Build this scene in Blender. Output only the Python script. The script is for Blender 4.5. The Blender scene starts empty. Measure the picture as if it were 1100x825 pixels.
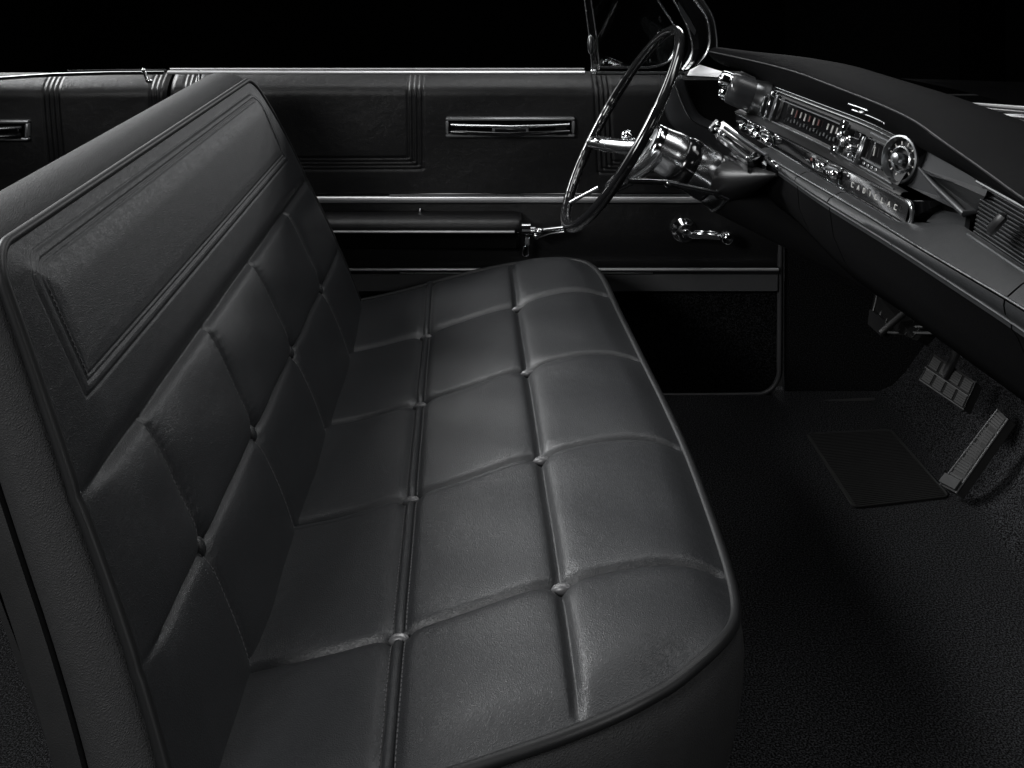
import bpy, math, random
import numpy as np
from mathutils import Vector, Matrix

random.seed(4)
C = bpy.context.scene.collection
PI = math.pi
F, U0, V0, HC = 1143.0, 530.0, -90.0, 1.06      # focal length (px of an 1100 px wide frame), principal point, eye height


# ---------------------------------------------------------------- measuring helpers
def pz(u, v, z):
    """point at height z seen along the ray of photo pixel (u, v)"""
    y = F * (HC - z) / (v - V0)
    return ((u - U0) * y / F, y, z)


def py(u, v, y):
    """point at depth y seen along the ray of photo pixel (u, v)"""
    return ((u - U0) * y / F, y, HC - (v - V0) * y / F)


# ---------------------------------------------------------------- mesh helpers
class MB:
    def __init__(self):
        self.v = []
        self.f = []

    def add(self, vs, fs):
        n = len(self.v)
        self.v += [tuple(p) for p in vs]
        self.f += [tuple(i + n for i in f) for f in fs]
        return self

    def grid(self, rows, close_u=False, close_v=False, flip=False):
        m, n = len(rows), len(rows[0])
        vs = [p for r in rows for p in r]
        fs = []
        for i in range(m if close_v else m - 1):
            for j in range(n if close_u else n - 1):
                a, b = i * n + j, i * n + (j + 1) % n
                c, d = ((i + 1) % m) * n + (j + 1) % n, ((i + 1) % m) * n + j
                fs.append((a, d, c, b) if flip else (a, b, c, d))
        return self.add(vs, fs)

    def tube(self, pts, r, seg=10, caps=True, close=False, flat=None):
        """round bar along a polyline; r a number or list; flat=(sx, sz) squashes the section"""
        P = [Vector(p) for p in pts]
        n = len(P)
        R = r if isinstance(r, (list, tuple)) else [r] * n
        T = []
        for i in range(n):
            if close:
                t = P[(i + 1) % n] - P[i - 1]
            else:
                t = P[min(i + 1, n - 1)] - P[max(i - 1, 0)]
            T.append(t.normalized() if t.length > 1e-9 else Vector((0, 0, 1)))
        ref = Vector((0, 0, 1)) if abs(T[0].z) < 0.9 else Vector((1, 0, 0))
        a = (ref - T[0] * ref.dot(T[0])).normalized()
        rows = []
        for i in range(n):
            a = (a - T[i] * a.dot(T[i]))
            a = a.normalized() if a.length > 1e-6 else T[i].orthogonal().normalized()
            b = T[i].cross(a)
            sx, sz = flat if flat else (1, 1)
            rows.append([P[i] + (a * math.cos(2 * PI * k / seg) * sz + b * math.sin(2 * PI * k / seg) * sx) * R[i] for k in range(seg)])
        base = len(self.v)
        self.grid(rows, close_u=True, close_v=close)
        if caps and not close:
            self.f.append(tuple(base + k for k in range(seg))[::-1])
            self.f.append(tuple(base + (n - 1) * seg + k for k in range(seg)))
        return self

    def lathe(self, o, axis, prof, seg=40, caps=True):
        """prof = [(distance along axis, radius)]"""
        o, ax = Vector(o), Vector(axis).normalized()
        a = ax.orthogonal().normalized()
        b = ax.cross(a)
        rows = [[o + ax * d + (a * math.cos(2 * PI * k / seg) + b * math.sin(2 * PI * k / seg)) * max(r, 1e-5) for k in range(seg)] for d, r in prof]
        base = len(self.v)
        self.grid(rows, close_u=True)
        if caps:
            self.f.append(tuple(base + k for k in range(seg))[::-1])
            self.f.append(tuple(base + (len(prof) - 1) * seg + k for k in range(seg)))
        return self

    def box(self, c, s, ax=None, bev=0.0):
        """box of size s at c; ax = three unit vectors; bev = chamfer"""
        c = Vector(c)
        A = [Vector(x) for x in ax] if ax else [Vector((1, 0, 0)), Vector((0, 1, 0)), Vector((0, 0, 1))]
        hx, hy, hz = [q / 2 for q in s]
        b = min(bev, hx * .95, hy * .95, hz * .95)
        if b <= 0:
            vs = [c + A[0] * hx * i + A[1] * hy * j + A[2] * hz * k for i in (-1, 1) for j in (-1, 1) for k in (-1, 1)]
            return self.add(vs, [(0, 1, 3, 2), (4, 6, 7, 5), (0, 4, 5, 1), (2, 3, 7, 6), (0, 2, 6, 4), (1, 5, 7, 3)])
        idx, vs = {}, []
        for i in (-1, 1):
            for j in (-1, 1):
                for k in (-1, 1):
                    for q in range(3):
                        h = [hx - b, hy - b, hz - b]
                        h[q] += b
                        idx[i, j, k, q] = len(vs)
                        vs.append(c + A[0] * h[0] * i + A[1] * h[1] * j + A[2] * h[2] * k)
        fs = []
        for q in range(3):
            o1, o2 = (q + 1) % 3, (q + 2) % 3
            for s_ in (-1, 1):
                def key(p, r):
                    t = [0, 0, 0]
                    t[q], t[o1], t[o2] = s_, p, r
                    return idx[(t[0], t[1], t[2], q)]
                f = [key(-1, -1), key(1, -1), key(1, 1), key(-1, 1)]
                fs.append(f if s_ > 0 else f[::-1])
        for q in range(3):          # edge chamfers
            o1, o2 = (q + 1) % 3, (q + 2) % 3
            for p in (-1, 1):
                for r in (-1, 1):
                    def key(e, which):
                        t = [0, 0, 0]
                        t[q], t[o1], t[o2] = e, p, r
                        return idx[(t[0], t[1], t[2], which)]
                    f = [key(-1, o1), key(1, o1), key(1, o2), key(-1, o2)]
                    fs.append(f if p * r < 0 else f[::-1])
        for i in (-1, 1):
            for j in (-1, 1):
                for k in (-1, 1):
                    f = [idx[i, j, k, q] for q in range(3)]
                    fs.append(f if i * j * k > 0 else f[::-1])
        return self.add(vs, fs)

    def bar(self, a, b, w, h, up=(0, 0, 1), bev=0.0):
        a, b = Vector(a), Vector(b)
        t = (b - a).normalized()
        s = t.cross(Vector(up)).normalized()
        n = s.cross(t)
        return self.box((a + b) / 2, ((b - a).length, w, h), (t, s, n), bev)

    def poly(self, pts, ext):
        """flat polygon thickened by vector ext"""
        P = [Vector(p) for p in pts]
        e = Vector(ext)
        n = len(P)
        vs = P + [p + e for p in P]
        fs = [tuple(range(n)), tuple(range(2 * n - 1, n - 1, -1))]
        fs += [(i, i + n, (i + 1) % n + n, (i + 1) % n) for i in range(n)]
        return self.add(vs, fs)

    def ball(self, c, r, ax=None, seg=16, rings=9):
        A = [Vector(x) for x in ax] if ax else [Vector((1, 0, 0)), Vector((0, 1, 0)), Vector((0, 0, 1))]
        c = Vector(c)
        rx, ry, rz = r if isinstance(r, (tuple, list)) else (r, r, r)
        rows = []
        for i in range(rings + 1):
            t = -PI / 2 + PI * i / rings
            ct, st = max(math.cos(t), 1e-4), math.sin(t)
            rows.append([c + A[0] * rx * ct * math.cos(2 * PI * k / seg) + A[1] * ry * ct * math.sin(2 * PI * k / seg) + A[2] * rz * st for k in range(seg)])
        return self.grid(rows, close_u=True)

    def build(self, name, mat, parent=None, smooth=True, angle=40, fix=True):
        o0 = Vector((0, 0, 0))
        if parent is not None:
            p = parent
            while p:
                o0 += Vector(p.location)
                p = p.parent
        me = bpy.data.meshes.new(name)
        me.from_pydata([(x - o0.x, y - o0.y, z - o0.z) for x, y, z in self.v], [], self.f)
        me.validate()
        if fix:
            import bmesh
            bm = bmesh.new()
            bm.from_mesh(me)
            bmesh.ops.recalc_face_normals(bm, faces=bm.faces)
            bm.to_mesh(me)
            bm.free()
        me.materials.append(mat)
        if smooth:
            me.shade_smooth()
            me.set_sharp_from_angle(angle=math.radians(angle))
        o = bpy.data.objects.new(name, me)
        C.objects.link(o)
        if parent is not None:
            o.parent = parent
        return o


def tag(o, label=None, cat=None, group=None, kind=None):
    if label:
        o['label'] = label
    if cat:
        o['category'] = cat
    if group:
        o['group'] = group
    if kind:
        o['kind'] = kind
    return o


def thing(name, loc, label, cat, group=None):
    o = bpy.data.objects.new(name, None)
    o.location = loc
    o.empty_display_size = .05
    C.objects.link(o)
    return tag(o, label, cat, group, 'thing')


def spline(pts, n):
    """Catmull-Rom through points"""
    P = [Vector(p) for p in pts]
    out = []
    m = len(P) - 1
    for i in range(n):
        t = i / (n - 1) * m
        k = min(int(t), m - 1)
        t -= k
        p0, p1, p2, p3 = P[max(k - 1, 0)], P[k], P[k + 1], P[min(k + 2, m)]
        out.append(0.5 * ((2 * p1) + (p2 - p0) * t + (2 * p0 - 5 * p1 + 4 * p2 - p3) * t * t + (3 * p1 - p0 - 3 * p2 + p3) * t ** 3))
    return out


def ss(a, b, x):
    t = np.clip((x - a) / (b - a), 0, 1)
    return t * t * (3 - 2 * t)


# ---------------------------------------------------------------- materials
def mat_new(name):
    m = bpy.data.materials.new(name)
    m.use_nodes = True
    nt = m.node_tree
    b = nt.nodes['Principled BSDF']
    return m, nt, b


def N(nt, t, **kw):
    n = nt.nodes.new(t)
    for k, v in kw.items():
        setattr(n, k, v)
    return n


def plain(name, col, rough=.5, metal=0.0, spec=.5, coat=0.0, rvar=.0, scale=30.0, bump=0.0, bscale=800.0):
    m, nt, b = mat_new(name)
    b.inputs['Base Color'].default_value = (*col, 1)
    b.inputs['Roughness'].default_value = rough
    b.inputs['Metallic'].default_value = metal
    b.inputs['Specular IOR Level'].default_value = spec
    b.inputs['Coat Weight'].default_value = coat
    b.inputs['Coat Roughness'].default_value = .06
    tc = N(nt, 'ShaderNodeTexCoord')
    if rvar:
        no = N(nt, 'ShaderNodeTexNoise')
        no.inputs['Scale'].default_value = scale
        no.inputs['Detail'].default_value = 6
        nt.links.new(tc.outputs['Object'], no.inputs['Vector'])
        mr = N(nt, 'ShaderNodeMapRange')
        mr.inputs['To Min'].default_value = max(rough - rvar, .02)
        mr.inputs['To Max'].default_value = rough + rvar
        nt.links.new(no.outputs['Fac'], mr.inputs['Value'])
        nt.links.new(mr.outputs['Result'], b.inputs['Roughness'])
    if bump:
        nb = N(nt, 'ShaderNodeTexNoise')
        nb.inputs['Scale'].default_value = bscale
        nb.inputs['Detail'].default_value = 4
        nt.links.new(tc.outputs['Object'], nb.inputs['Vector'])
        bp = N(nt, 'ShaderNodeBump')
        bp.inputs['Strength'].default_value = 1
        bp.inputs['Distance'].default_value = bump
        nt.links.new(nb.outputs['Fac'], bp.inputs['Height'])
        nt.links.new(bp.outputs['Normal'], b.inputs['Normal'])
    return m


def leather(name, col, rough, grain=420.0, depth=.0005, spec=.5, wrinkle=.00025):
    """pebbled hide: cells whose edges wander, plus fine creases and blotchy gloss"""
    m, nt, b = mat_new(name)
    L = nt.links.new
    tc = N(nt, 'ShaderNodeTexCoord')
    warp = N(nt, 'ShaderNodeTexNoise')
    warp.inputs['Scale'].default_value = 60
    warp.inputs['Detail'].default_value = 3
    L(tc.outputs['Object'], warp.inputs['Vector'])
    mixv = N(nt, 'ShaderNodeMix', data_type='VECTOR')
    mixv.inputs[0].default_value = .012
    L(tc.outputs['Object'], mixv.inputs[4])
    L(warp.outputs['Color'], mixv.inputs[5])
    vo = N(nt, 'ShaderNodeTexVoronoi', feature='DISTANCE_TO_EDGE')
    vo.inputs['Scale'].default_value = grain
    L(mixv.outputs[1], vo.inputs['Vector'])
    cr = N(nt, 'ShaderNodeMapRange')
    cr.inputs['From Max'].default_value = .35
    L(vo.outputs['Distance'], cr.inputs['Value'])
    no = N(nt, 'ShaderNodeTexNoise')
    no.inputs['Scale'].default_value = grain * .9
    no.inputs['Detail'].default_value = 5
    no.inputs['Distortion'].default_value = 1.2
    L(tc.outputs['Object'], no.inputs['Vector'])
    big = N(nt, 'ShaderNodeTexNoise')
    big.inputs['Scale'].default_value = 34
    big.inputs['Detail'].default_value = 5
    big.inputs['Distortion'].default_value = .8
    L(tc.outputs['Object'], big.inputs['Vector'])
    a1 = N(nt, 'ShaderNodeMath', operation='MULTIPLY')
    L(cr.outputs['Result'], a1.inputs[0])
    L(no.outputs['Fac'], a1.inputs[1])
    bp = N(nt, 'ShaderNodeBump')
    bp.inputs['Distance'].default_value = depth
    L(a1.outputs[0], bp.inputs['Height'])
    bp2 = N(nt, 'ShaderNodeBump')
    bp2.inputs['Distance'].default_value = wrinkle
    L(big.outputs['Fac'], bp2.inputs['Height'])
    L(bp2.outputs['Normal'], bp.inputs['Normal'])
    L(bp.outputs['Normal'], b.inputs['Normal'])
    mr = N(nt, 'ShaderNodeMapRange')
    mr.inputs['To Min'].default_value = rough - .012
    mr.inputs['To Max'].default_value = rough + .018
    L(big.outputs['Fac'], mr.inputs['Value'])
    L(mr.outputs['Result'], b.inputs['Roughness'])
    cm = N(nt, 'ShaderNodeMix', data_type='RGBA')
    cm.inputs[6].default_value = (*[c * .9 for c in col], 1)
    cm.inputs[7].default_value = (*[c * 1.08 for c in col], 1)
    L(big.outputs['Fac'], cm.inputs[0])
    L(cm.outputs[2], b.inputs['Base Color'])
    b.inputs['Specular IOR Level'].default_value = spec
    return m


def carpet_mat(name, col):
    m, nt, b = mat_new(name)
    L = nt.links.new
    tc = N(nt, 'ShaderNodeTexCoord')
    no = N(nt, 'ShaderNodeTexNoise')
    no.inputs['Scale'].default_value = 400
    no.inputs['Detail'].default_value = 3
    L(tc.outputs['Object'], no.inputs['Vector'])
    cr = N(nt, 'ShaderNodeValToRGB')
    cr.color_ramp.elements[0].position = .44
    cr.color_ramp.elements[0].color = (*[c * .12 for c in col], 1)
    cr.color_ramp.elements[1].position = .72
    cr.color_ramp.elements[1].color = (*[c * 4.2 for c in col], 1)
    L(no.outputs['Fac'], cr.inputs['Fac'])
    L(cr.outputs['Color'], b.inputs['Base Color'])
    b.inputs['Roughness'].default_value = .95
    b.inputs['Specular IOR Level'].default_value = .08
    bp = N(nt, 'ShaderNodeBump')
    bp.inputs['Distance'].default_value = .002
    L(no.outputs['Fac'], bp.inputs['Height'])
    L(bp.outputs['Normal'], b.inputs['Normal'])
    return m


M = {}
M['leather'] = leather('black_seat_leather', (.0095, .0101, .0112), .45, grain=430, depth=.00036, spec=.43, wrinkle=.00005)
M['leather_side'] = leather('black_side_leather', (.02, .0202, .0208), .62, grain=400, depth=.0007, wrinkle=.0006, spec=.17)
M['piping'] = plain('black_piping', (.007, .0072, .0076), .46, rvar=.06, spec=.3)
M['thread'] = plain('grey_thread', (.06, .06, .062), .6)
M['button'] = plain('grey_button_leather', (.06, .06, .062), .36, rvar=.05)
M['door_leather'] = leather('door_vinyl', (.0065, .0065, .007), .4, grain=420, depth=.0003, wrinkle=.0008)
M['scuff'] = leather('grey_scuff_vinyl', (.06, .061, .063), .5, grain=520, depth=.0003)
M['vinyl'] = leather('dash_vinyl', (.0045, .0045, .0048), .74, grain=520, depth=.0003, wrinkle=.0004, spec=.03)
M['grey_vinyl'] = leather('grey_ledge_vinyl', (.016, .0168, .018), .44, grain=520, depth=.0002, wrinkle=.0005)
M['kick'] = leather('kick_vinyl', (.022, .0222, .023), .5, grain=520, depth=.0003)
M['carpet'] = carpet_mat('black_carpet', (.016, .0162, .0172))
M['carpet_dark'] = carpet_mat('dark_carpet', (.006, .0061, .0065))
M['chrome'] = plain('chrome', (.74, .75, .76), .11, 1.0)
M['chrome_soft'] = plain('brushed_chrome', (.55, .56, .57), .24, 1.0, rvar=.08, scale=90)
M['spoke_chrome'] = plain('spoke_chrome', (.74, .75, .76), .21, 1.0)
M['pedal_metal'] = plain('worn_pedal_metal', (.04, .0405, .041), .45, .4, rvar=.08)
M['dark_chrome'] = plain('dull_grey_metal', (.24, .245, .25), .3, 1.0, rvar=.08, scale=60)
M['gloss'] = plain('black_gloss', (.006, .006, .0065), .13, coat=.5, rvar=.04)
M['plastic'] = plain('black_plastic', (.010, .010, .0105), .42, rvar=.06, spec=.35)
M['satin'] = plain('satin_grey_metal', (.32, .325, .33), .42, .75, rvar=.08, scale=60)
M['shell'] = plain('seat_shell_plastic', (.008, .0082, .0085), .45, rvar=.06, bump=.0002)
M['paint'] = plain('dark_grey_paint', (.03, .031, .033), .4, coat=.1, rvar=.05, spec=.4)
M['rim_grey'] = plain('black_rim', (.011, .0112, .0115), .13, coat=.5, rvar=.05)
M['rubber'] = plain('black_rubber', (.012, .012, .012), .6, rvar=.08, bump=.0002)
M['edge_grey'] = plain('grey_edge_binding', (.05, .05, .052), .42, rvar=.08)
M['ridge'] = plain('bright_ridge_metal', (.8, .8, .81), .38, .85, rvar=.05)
M['facet'] = plain('dull_grey_paint', (.03, .031, .033), .6, rvar=.05, spec=.25)
M['white'] = plain('ivory_marking', (.5, .49, .47), .5)
M['red'] = plain('red_marking', (.14, .05, .045), .4)
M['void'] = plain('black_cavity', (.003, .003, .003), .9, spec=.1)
M['alu'] = plain('ribbed_aluminium', (.085, .087, .09), .24, 1.0, rvar=.1, scale=18)

g, nt_, b_ = mat_new('clear_glass')
b_.inputs['Base Color'].default_value = (.9, .95, .95, 1)
b_.inputs['Roughness'].default_value = .02
b_.inputs['Transmission Weight'].default_value = 1
b_.inputs['IOR'].default_value = 1.45
M['glass'] = g


# ================================================================ SETTING
fl = MB()
def floor_z(x):
    return .0 if x < .86 else (x - .86) * 1.05 * float(ss(.82, .98, x))
xs = [-.30 + .1 * i for i in range(0, 10)] + [.62 + .03 * i for i in range(0, 20)]
rows = []
for yy in (-6, 0, .4, .8, 1.2, 1.6, 2.0, 2.3, 2.4):
    rows.append([(x, yy, floor_z(x)) for x in xs])
fl.grid(rows)
tag(fl.build('floor', M['carpet'], None), kind='structure')
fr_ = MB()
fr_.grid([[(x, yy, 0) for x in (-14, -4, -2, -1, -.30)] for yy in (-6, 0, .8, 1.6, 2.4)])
tag(fr_.build('rear_floor', M['carpet_dark'], None), kind='structure')  # same carpet, coloured darker in place of the shade behind the seat
bd = MB()
bd.grid([[(-16 + 32 * i / 60, 7.5 + .18 * math.sin(i * 1.9) + .1 * math.sin(i * 4.3), z) for i in range(61)] for z in (-.5, 6)])
M['drape'] = plain('black_drape', (.008, .0082, .0085), .9, spec=.1)
tag(bd.build('backdrop', M['drape'], None), kind='structure')
gd = MB()
gd.grid([[(-16, 2.6, -.25), (16, 2.6, -.25)], [(-16, 9, -.25), (16, 9, -.25)]])
tag(gd.build('studio_floor', M['void'], None), kind='structure')


# ================================================================ FRONT BENCH SEAT
seat = thing('bench_seat', (-.1, 1.6, 0), 'black leather front bench seat with square tufting and a buttoned backrest', 'car seat')
YN, YF = .96, 2.27
# plan of the cushion: near end, rounded near front corner, slightly tapering front, far end
PLAN = [(-.10, .960), (-.042, .9635), (.0034, .969), (.0647, .979), (.12, .994), (.1634, .0147 + 1), (.1974, 1.037), (.225, 1.061), (.246, 1.092), (.2565, 1.13), (.262, 1.20),
        (.2635, 1.32), (.262, 1.45), (.2545, 1.59), (.244, 1.735), (.234, 1.88), (.224, 2.03), (.213, 2.12), (.192, 2.185), (.16, 2.222), (.11, 2.246), (.05, 2.259), (-.02, 2.266), (-.10, 2.27)]
CURVE = [(p.x, p.y) for p in spline([(a, b, 0) for a, b in PLAN], 320)]
CX, CY = np.array([p[0] for p in CURVE]), np.array([p[1] for p in CURVE])


def x_front(y):
    return float(np.interp(y, CY, CX))


outl = [(-.32 + .22 * i / 12, YN) for i in range(12)] + CURVE + [(-.1 - .22 * i / 12, YF) for i in range(1, 13)]
OUT = np.array(outl)
ROWS_Y = [YN, 1.17, 1.45, 1.735, 2.02, 2.30]
PX = np.array([-.40, -.30, -.277, -.11, .06, .10, .14, .19, .23, .275])
PZ = np.array([.205, .22, .227, .268, .321, .334, .342, .3455, .343, .337])


PF = np.polyfit(PX, PZ, 5)


def seg_dist(X, Y, P):
    """distance from points to a polyline"""
    e = np.full(X.shape, 9.0)
    for i in range(len(P) - 1):
        a, b = P[i], P[i + 1]
        d = b - a
        L2_ = max(float(d @ d), 1e-12)
        t = np.clip(((X - a[0]) * d[0] + (Y - a[1]) * d[1]) / L2_, 0, 1)
        e = np.minimum(e, np.hypot(X - a[0] - d[0] * t, Y - a[1] - d[1] * t))
    return e


def cosp(a, b, n, last=False):
    """n samples from a to b, denser at both ends"""
    t = np.arange(n) / (n - (1 if last else 0))
    t = .5 * t + .5 * (1 - np.cos(PI * t)) / 2
    return list(a + (b - a) * t)


def base_z(x):
    return np.polyval(PF, x)


def col0(y):
    return -.104 - .024 * (y - 1.17) / .85


def col1(y):
    return .0745 - .0287 * (y - 1.17) / .85


def cushion_z(X, Y):
    X, Y = np.asarray(X, float), np.asarray(Y, float)
    e = seg_dist(X, Y, OUT)
    z = base_z(X)
    fall = .004 + .016 * ss(-.12, .12, X) - .011 * ss(.16, .24, X)
    z = z + .019 * ss(1.95, 2.24, Y)
    z = z - fall * np.clip(1 - e / .10, 0, 1) ** 2.4
    c0, c1 = col0(Y), col1(Y)
    tx = np.where(X < c0, (X + .34) / (c0 + .34), np.where(X < c1, (X - c0) / (c1 - c0), (X - c1) / (.285 - c1)))
    ry = np.array(ROWS_Y)
    k = np.clip(np.searchsorted(ry, Y) - 1, 0, 4)
    ty = (Y - ry[k]) / (ry[k + 1] - ry[k])
    w = (1 - np.abs(2 * np.clip(tx, 0, 1) - 1) ** 9) * np.where(ty < .5, 1 - np.abs(2 * np.clip(ty, 0, 1) - 1) ** 9, 1 - np.abs(2 * np.clip(ty, 0, 1) - 1) ** 20)
    z = z + .0064 * np.maximum(w, 0) ** .8 * ss(0, .05, e)
    dr = np.min([np.abs(Y - r) for r in ROWS_Y[1:-1]], axis=0)
    dc = np.minimum(np.abs(X - c0), np.abs(X - c1))
    em = ss(.001, .018, e)
    z = z - (.0048 * np.exp(-(dr / .0055) ** 2) + .004 * np.exp(-(np.abs(X - c1) / .006) ** 2) + .003 * np.exp(-(np.abs(X - c0) / .009) ** 2)) * em
    # small puckers gathered along the seams
    z = z - em * (.0030 * np.exp(-((Y[..., None] - np.array(ROWS_Y[1:-1]) - .0050) / .0050) ** 2).sum(-1) + .0026 * np.exp(-((X - c1 + .0045) / .0050) ** 2) + .0018 * np.exp(-((np.abs(X - c0) - .008) / .006) ** 2))
    z = z + .00008 * em * np.sin(X * 640 + 3 * np.sin(X * 47 + Y * 5) + 2 * np.sin(Y * 90)) * np.exp(-((dr - .012) / .008) ** 2)
    z = z + .00008 * em * np.sin(Y * 610 + 3 * np.sin(Y * 41 + X * 9) + 2 * np.sin(X * 80)) * np.exp(-((np.abs(X - c1) - .012) / .008) ** 2)
    for r in ROWS_Y[1:-1]:
        rid = .0034 * np.exp(-((Y - r + .0040) / .0022) ** 2) - .0014 * np.exp(-((Y - r + .0105) / .002) ** 2)
        z = z + rid * np.clip(dc / .02, 0, 1) * ss(0, .03, e)
        for cc in (col0(r), col1(r)):
            z = z - .006 * np.exp(-((X - cc) ** 2 + (Y - r) ** 2) / .018 ** 2)
    # gentle irregular stuffing
    z = z + .0012 * np.sin(X * 37 + Y * 11) * np.sin(Y * 29 - X * 7) * np.clip(e / .05, 0, 1)
    return z


ys = []
for a, b in zip(ROWS_Y[:-1], ROWS_Y[1:]):
    if a == YN:
        ys += [float(v) for v in CY[CX > -.09][::2] if v < 1.164]
        ys = [YN] + ys + [1.167]
    elif a == 2.02:
        ys += [2.02, 2.0225, 2.0255, 2.029, 2.034, 2.041] + [float(v) for v in CY[::2] if v > 2.048] + [YF]
    else:
        ys += cosp(a, b, 84)
SX, SY = [], []
for y in ys:
    xf = x_front(y)
    c0, c1 = min(col0(y), xf - .004), min(col1(y), xf - .002)
    r = cosp(-.34, c0, 56) + cosp(c0, c1, 62) + cosp(c1, xf, 74, True)
    NS = len(r)
    SX += r
    SY += [y] * NS
SZ = cushion_z(SX, SY)
pts = list(zip(SX, SY, SZ))
cm = MB()
cm.grid([pts[i * NS:(i + 1) * NS] for i in range(len(ys))])
cushion = cm.build('cushion', M['leather'], seat, angle=80)

# welt round the cushion
oz = cushion_z(OUT[:, 0], OUT[:, 1])
welt = [(x, y, z - .001) for (x, y), z in zip(outl, oz)]
MB().tube(welt, .0062, 10).build('piping', M['piping'], cushion)
# side wall under the welt
prof = [(-.002, -.004), (.006, -.018), (.009, -.04), (.007, -.075), (.0, -.12), (-.012, -.17), (-.03, -.22), (-.045, -.25)]
cen = []
for i in range(len(OUT)):
    a, b = OUT[max(i - 1, 0)], OUT[min(i + 1, len(OUT) - 1)]
    t = (b - a) / (np.linalg.norm(b - a) + 1e-9)
    cen.append((t[1], -t[0]))
rows = []
for (o, d) in prof:
    rows.append([(OUT[i, 0] + cen[i][0] * o, OUT[i, 1] + cen[i][1] * o, max(oz[i] + d + .002 * math.sin(i * .7 + d * 60) * (d < -.03), .03)) for i in range(len(OUT))])
MB().grid(rows).build('side_wall', M['leather_side'], cushion, angle=80)
# cord sewn along the rear long seam
yy = np.linspace(YN + .004, YF - .004, 160)
xx = np.array([col0(y) for y in yy])
MB().tube(list(zip(xx, yy, cushion_z(xx, yy) + .0042)), .0054, 10, flat=(1, .85)).build('seam_cord', M['leather'], cushion)


def lens_button(o, nrm, t, w, l, name, parent, mat):
    """oval covered button, split along its long axis by the seam"""
    nrm, t = Vector(nrm).normalized(), Vector(t).normalized()
    sd_ = nrm.cross(t)
    rows = []
    for i in range(13):
        a = -PI / 2 + PI * i / 12
        row = []
        for k in range(24):
            b = 2 * PI * k / 24
            x, y, z = math.cos(a) * math.cos(b), math.cos(a) * math.sin(b), math.sin(a)
            z *= 1 - .55 * math.exp(-(y / .2) ** 2)
            row.append(Vector(o) + t * x * l + sd_ * y * w + nrm * z * .0062)
        rows.append(row)
    return MB().grid(rows, close_u=True)


for r in ROWS_Y[1:-1]:
    for cf in (col0, col1):
        c = cf(r)
        z = float(cushion_z([c], [r])[0])
        lens_button((c, r, z + .0100), (-.25, 0, 1), (1, -.25, .28), .0066, .0122, 'button', cushion, M['button']).build('button', M['button'], cushion)

def stitches(fn, a, b, name, parent, pitch=.0065, ln=.0042, r=.00065):
    """row of thread stitches; fn(t) gives a point for t metres along"""
    mb = MB()
    t = a
    while t < b:
        mb.tube([fn(t), fn(t + ln)], r, 5)
        t += pitch
    return mb


sm_ = MB()
for sg in (-1, 1):
    def f(t, sg=sg):
        x = col0(t) + sg * .0075
        return (x, t, float(cz(x, t)) + .0006)
    yq = np.linspace(YN + .01, YF - .01, 500)
    zq = cushion_z(np.array([col0(y) + sg * .0075 for y in yq]), yq)
    cz = lambda x, t: np.interp(t, yq, zq)
    m_ = stitches(f, YN + .02, YF - .02, '', None)
    m_.build('stitch_row', M['thread'], cushion)

# base under the cushion
bm_ = MB()
bm_.box((-.06, 1.6, .055), (.46, 1.14, .07), bev=.01)
bm_.build('seat_base', M['void'], seat)

# ---- backrest
DX = -.4235
ND = math.hypot(1, DX)
dv = Vector((DX / ND, 0, 1 / ND))
nv = Vector((1 / ND, 0, -DX / ND))
B0 = Vector((-.277, 0, .227))
HB, HT = -.06, .547          # extent along the slope
R_M, R_T = .140, .300
CH = [1.185, 1.445, 1.715, 2.005]
RC = .034


EN = np.polyfit([.15, .287, .378, .544, .70, .8], [.945, .970, .998, 1.034, 1.052, 1.058], 2)
EF = np.polyfit([.15, .287, .378, .544, .62, .70, .74], [2.272, 2.266, 2.262, 2.258, 2.238, 2.192, 2.165], 4)


def edge_n(h):
    z = .227 + h / ND
    y = float(np.polyval(EN, z))
    k = h - (HT - RC)
    if k > 0:
        y += RC - math.sqrt(max(RC * RC - k * k, 0))
    return y


def edge_f(h):
    z = .227 + h / ND
    y = float(np.polyval(EF, z))
    k = h - (HT - RC)
    if k > 0:
        y -= RC - math.sqrt(max(RC * RC - k * k, 0))
    return y


hs_low = [HB + (HT - RC - HB) * i / 60 for i in range(60)]
hs_cor = [HT - RC + RC * math.sin(PI / 2 * i / 16) for i in range(17)]
bo = [(edge_n(h), h) for h in hs_low + hs_cor]
bo += [(bo[-1][0] + (edge_f(HT) - bo[-1][0]) * i / 60, HT) for i in range(1, 60)]
bo += [(edge_f(h), h) for h in (hs_low + hs_cor)[::-1]]
BO = np.array(bo)
TAN = []
for i in range(len(BO)):
    a, b = BO[max(i - 1, 0)], BO[min(i + 1, len(BO) - 1)]
    t = (b - a) / (np.linalg.norm(b - a) + 1e-9)
    TAN.append((-t[1], t[0]))       # outward (y, h)


def rrect(Y, H, y0, y1, h0, h1, r_top):
    """inside distance to a rectangle whose two top corners are round"""
    d = np.minimum(np.minimum(Y - y0, y1 - Y), np.minimum(H - h0, h1 - H))
    for yc, sg in ((y0 + r_top, -1), (y1 - r_top, 1)):
        m = ((Y - yc) * sg > 0) & (H > h1 - r_top)
        dd = r_top - np.hypot(Y - yc, H - (h1 - r_top))
        d = np.where(m, dd, d)
    return d


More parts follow.
